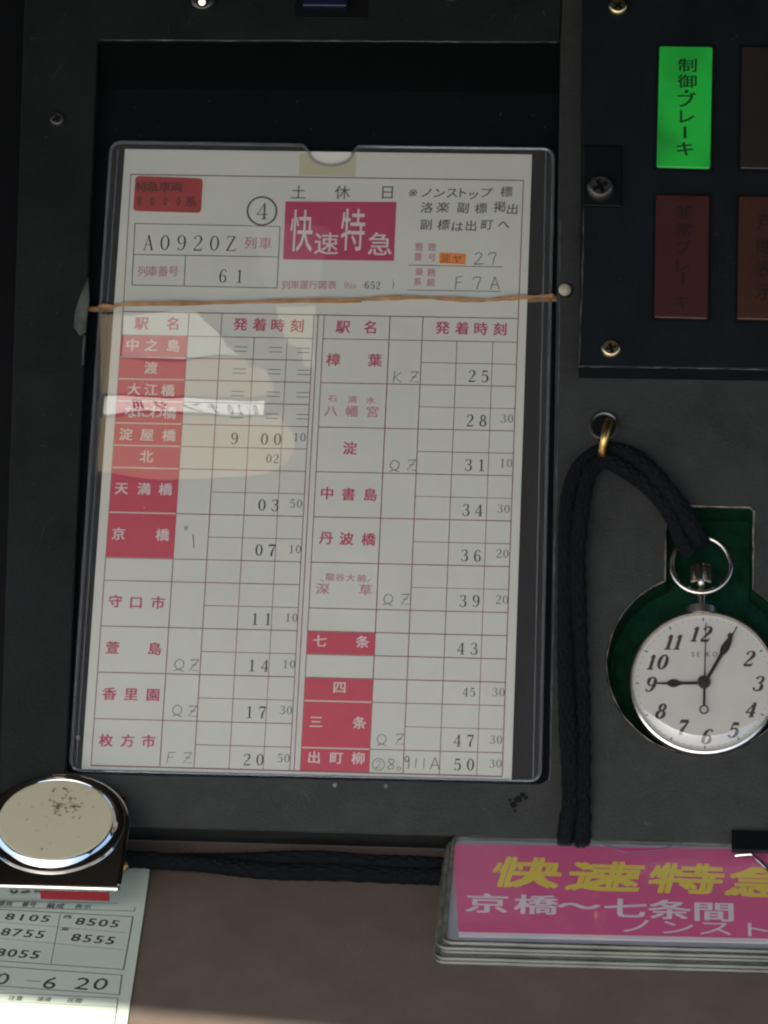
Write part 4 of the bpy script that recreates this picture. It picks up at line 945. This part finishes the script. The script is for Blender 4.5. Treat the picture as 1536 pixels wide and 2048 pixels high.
m_ = M(); prof = [(.0219, -.0003), (.0222, .0003), (.0219, .0009), (.0212, .0010), (.0206, .0006), (.0199, .0006), (.0192, .0012), (.0188, .0020), (.0184, .0023), (.0181, .0020)]
m_.lathe((0, 0, 0), prof, 96, capb=False, capt=False); m_.build('pad_rim', 'chrome', mc, base=cbase2, smooth=True)
m_ = M(); m_.lathe((0, 0, 0), [(R0_, .0005), (R0_, .0021), (R0_-.0006, .0023)], 72); pad = m_.build('cream_disc', 'cream', mc, base=(0, 0, 0)); pad.location = (0, .006, .0190)
lj = M(); pr = [(-.0060, -.0024), (.016, -.0024), (.0215, -.0245), (-.0040, -.0188)]
lj.add([(x_, p[0], p[1]) for x_ in (-.0205, .0205) for p in pr], [(3, 2, 1, 0), (4, 5, 6, 7)]+[(i, (i+1) % 4, 4+(i+1) % 4, 4+i) for i in range(4)])
lj.build('lower_jaw', 'chrome', mc, base=cbase2)
m_ = M(); m_.box(-.0214, -.0260, -.0072, .0198, -.0246, -.0023, .0003); m_.build('under_lip', 'chrome', mc, base=cbase2)
m_ = M(); m_.box(-.002, -.0265, -.0068, .0196, -.0261, -.0021); m_.build('red_strip', 'redlip', mc, base=cbase2)
m_ = M(); m_.tube([(.0205, -.0135, -.0045), (.0236, -.0135, -.0045), (.0243, -.0135, -.0045)], .0014, 12, rf=lambda i, k: (.0016, .0016, .0008)[i]); m_.build('rivet', 'brass', mc, base=cbase2, smooth=True)
print('objects', len(bpy.data.objects), 'verts', sum(len(o.data.vertices) for o in bpy.data.objects if o.type == 'MESH'))

# ------------------------------------------------------------------ controls at the top of the panel
def toggle(px, py, label, ln, rr, tilt):
    q = P(px, py, HT); b_ = (q[0], q[1], HT); t = thing('toggle_switch', label, 'switch', PAN, b_, 'toggle switches above the tray')
    m_ = M(); m_.lathe((q[0], q[1]+.006, HT), [(.0042, 0), (.0042, .0012), (.0034, .0018), (.0022, .0020)], 20); m_.build('collar', 'screwdark', t, base=b_, smooth=True)
    pts = [(q[0]+tilt*ln*k/6, q[1]+.006-.006*k/6, HT+.001+ln*k/6) for k in range(7)]
    m_ = M(); m_.tube(pts, 0, 14, rf=lambda i, k: rr*(.6, .62, .68, .76, .9, 1.0, .55)[i]); m_.build('lever', 'chrome', t, base=b_, smooth=True); return t
toggle(404, 30, 'small chrome toggle switch at the top left above the tray', .009, .0022, .12)
toggle(902, 12, 'small chrome toggle switch cut by the top edge near the middle', .009, .0018, .05)
q = P(664, -6, HT); b_ = (q[0], q[1], HT)
pb_ = thing('push_button', 'dark blue push button at the top edge above the tray', 'button', PAN, b_)
m_ = M(); m_.prism(rrect(q[0]-.0125, q[1]-.0085, q[0]+.0125, q[1]+.0085, .001), HT, HT+.0008, .0003); m_.build('button_plate', 'dark', pb_, base=b_)
MT['blue'] = mat('blue_cap', (0.004, 0.009, 0.032), 0.35)
m_ = M(); m_.prism(rrect(q[0]-.010, q[1]-.0055, q[0]+.006, q[1]+.0065, .001), HT+.0008, HT+.004, .0006); m_.build('button_cap', 'blue', pb_, base=b_)
print('objects', len(bpy.data.objects))

# ------------------------------------------------------------------ scratches, lint and dust
rn = random.Random(21)
def in_poly(x, y, poly):
    c = False; j = len(poly)-1
    for i in range(len(poly)):
        if (poly[i][1] > y) != (poly[j][1] > y) and x < (poly[j][0]-poly[i][0])*(y-poly[i][1])/(poly[j][1]-poly[i][1])+poly[i][0]: c = not c
        j = i
    return c
unit_poly = px2([(1150, -260), (1720, -260), (1720, 775), (1145, 770)], HT)
def free(x, y): return not (in_poly(x, y, tray_hole) or in_poly(x, y, key) or in_poly(x, y, unit_poly))
sc_m = M()
for _ in range(150):
    px_, py_ = rn.uniform(60, 1540), rn.uniform(10, 1650); q = P(px_, py_, HT); a_ = rn.gauss(1.5, .8); ln = rn.uniform(.001, .007)*(1 if rn.random() < .85 else 2.2)
    pts = [(q[0]+math.cos(a_+k*.05*rn.uniform(-1, 1))*ln*k/5, q[1]+math.sin(a_)*ln*k/5) for k in range(6)]
    if not all(free(*p) for p in pts) or any(p[1] < VB+.001 for p in pts): continue
    w_ = rn.uniform(.00004, .00010); sc_m.ribbon(pts, [0.00001, w_, w_*1.2, w_, w_*.6, .00001], HT+.00003+rn.random()*1e-5)
o_ = sc_m.build('scratches', 'scratch', panel, norm=False); o_['kind'] = 'stuff'
def specks(name, parent, frame, n, box, h, size, ok=None, base=(0, 0, 0), material='dust'):
    m_ = M()
    for _ in range(n):
        px_, py_ = rn.uniform(box[0], box[2]), rn.uniform(box[1], box[3]); q = frame.hit(px_, py_, h)
        if ok and not ok(*q): continue
        r_ = size*rn.uniform(.4, 1.3)**2; a0 = rn.uniform(0, 6)
        if rn.random() < .12:
            m_.ribbon([(q[0]+r_*7*t*math.cos(a0+t*1.5), q[1]+r_*7*t*math.sin(a0+t*1.5)) for t in (0, .3, .6, .9, 1.2)], [r_*.35]*5, h+.00004); continue
        m_.flat([(q[0]+r_*rn.uniform(.5, 1.2)*math.cos(t*1.2566), q[1]+r_*rn.uniform(.5, 1.2)*math.sin(t*1.2566)) for t in range(5)], h+.00004+rn.random()*1e-5)
    o = m_.build(name, material, parent, base=base, norm=False); o['kind'] = 'stuff'
specks('dust_glint_specks', panel, PAN, 320, (55, 5, 1540, 1650), HT, .00011, lambda x, y: free(x, y) and y > VB+.0008)
specks('dust_glint_specks', panel, PAN, 60, (215, 195, 1105, 275), 0.0, .00010)
specks('dust_glint_specks', unit, PAN, 90, (1170, 5, 1540, 725), HU+.0010, .00009, None, ub)
specks('dust_glint_specks', slv, PAN, 110, (200, 310, 1070, 1530), HF, .00009, None, sb_, 'whitecard')  # white flakes on the film that also stand in for its glints
specks('dust_glint_specks', desk, DESK, 380, (250, 1745, 1540, 2045), 0.0, .00016)
specks('dust_glint_specks', watch, PAN, 26, (1290, 1260, 1530, 1480), HW+.0046, .00007, None, wb)
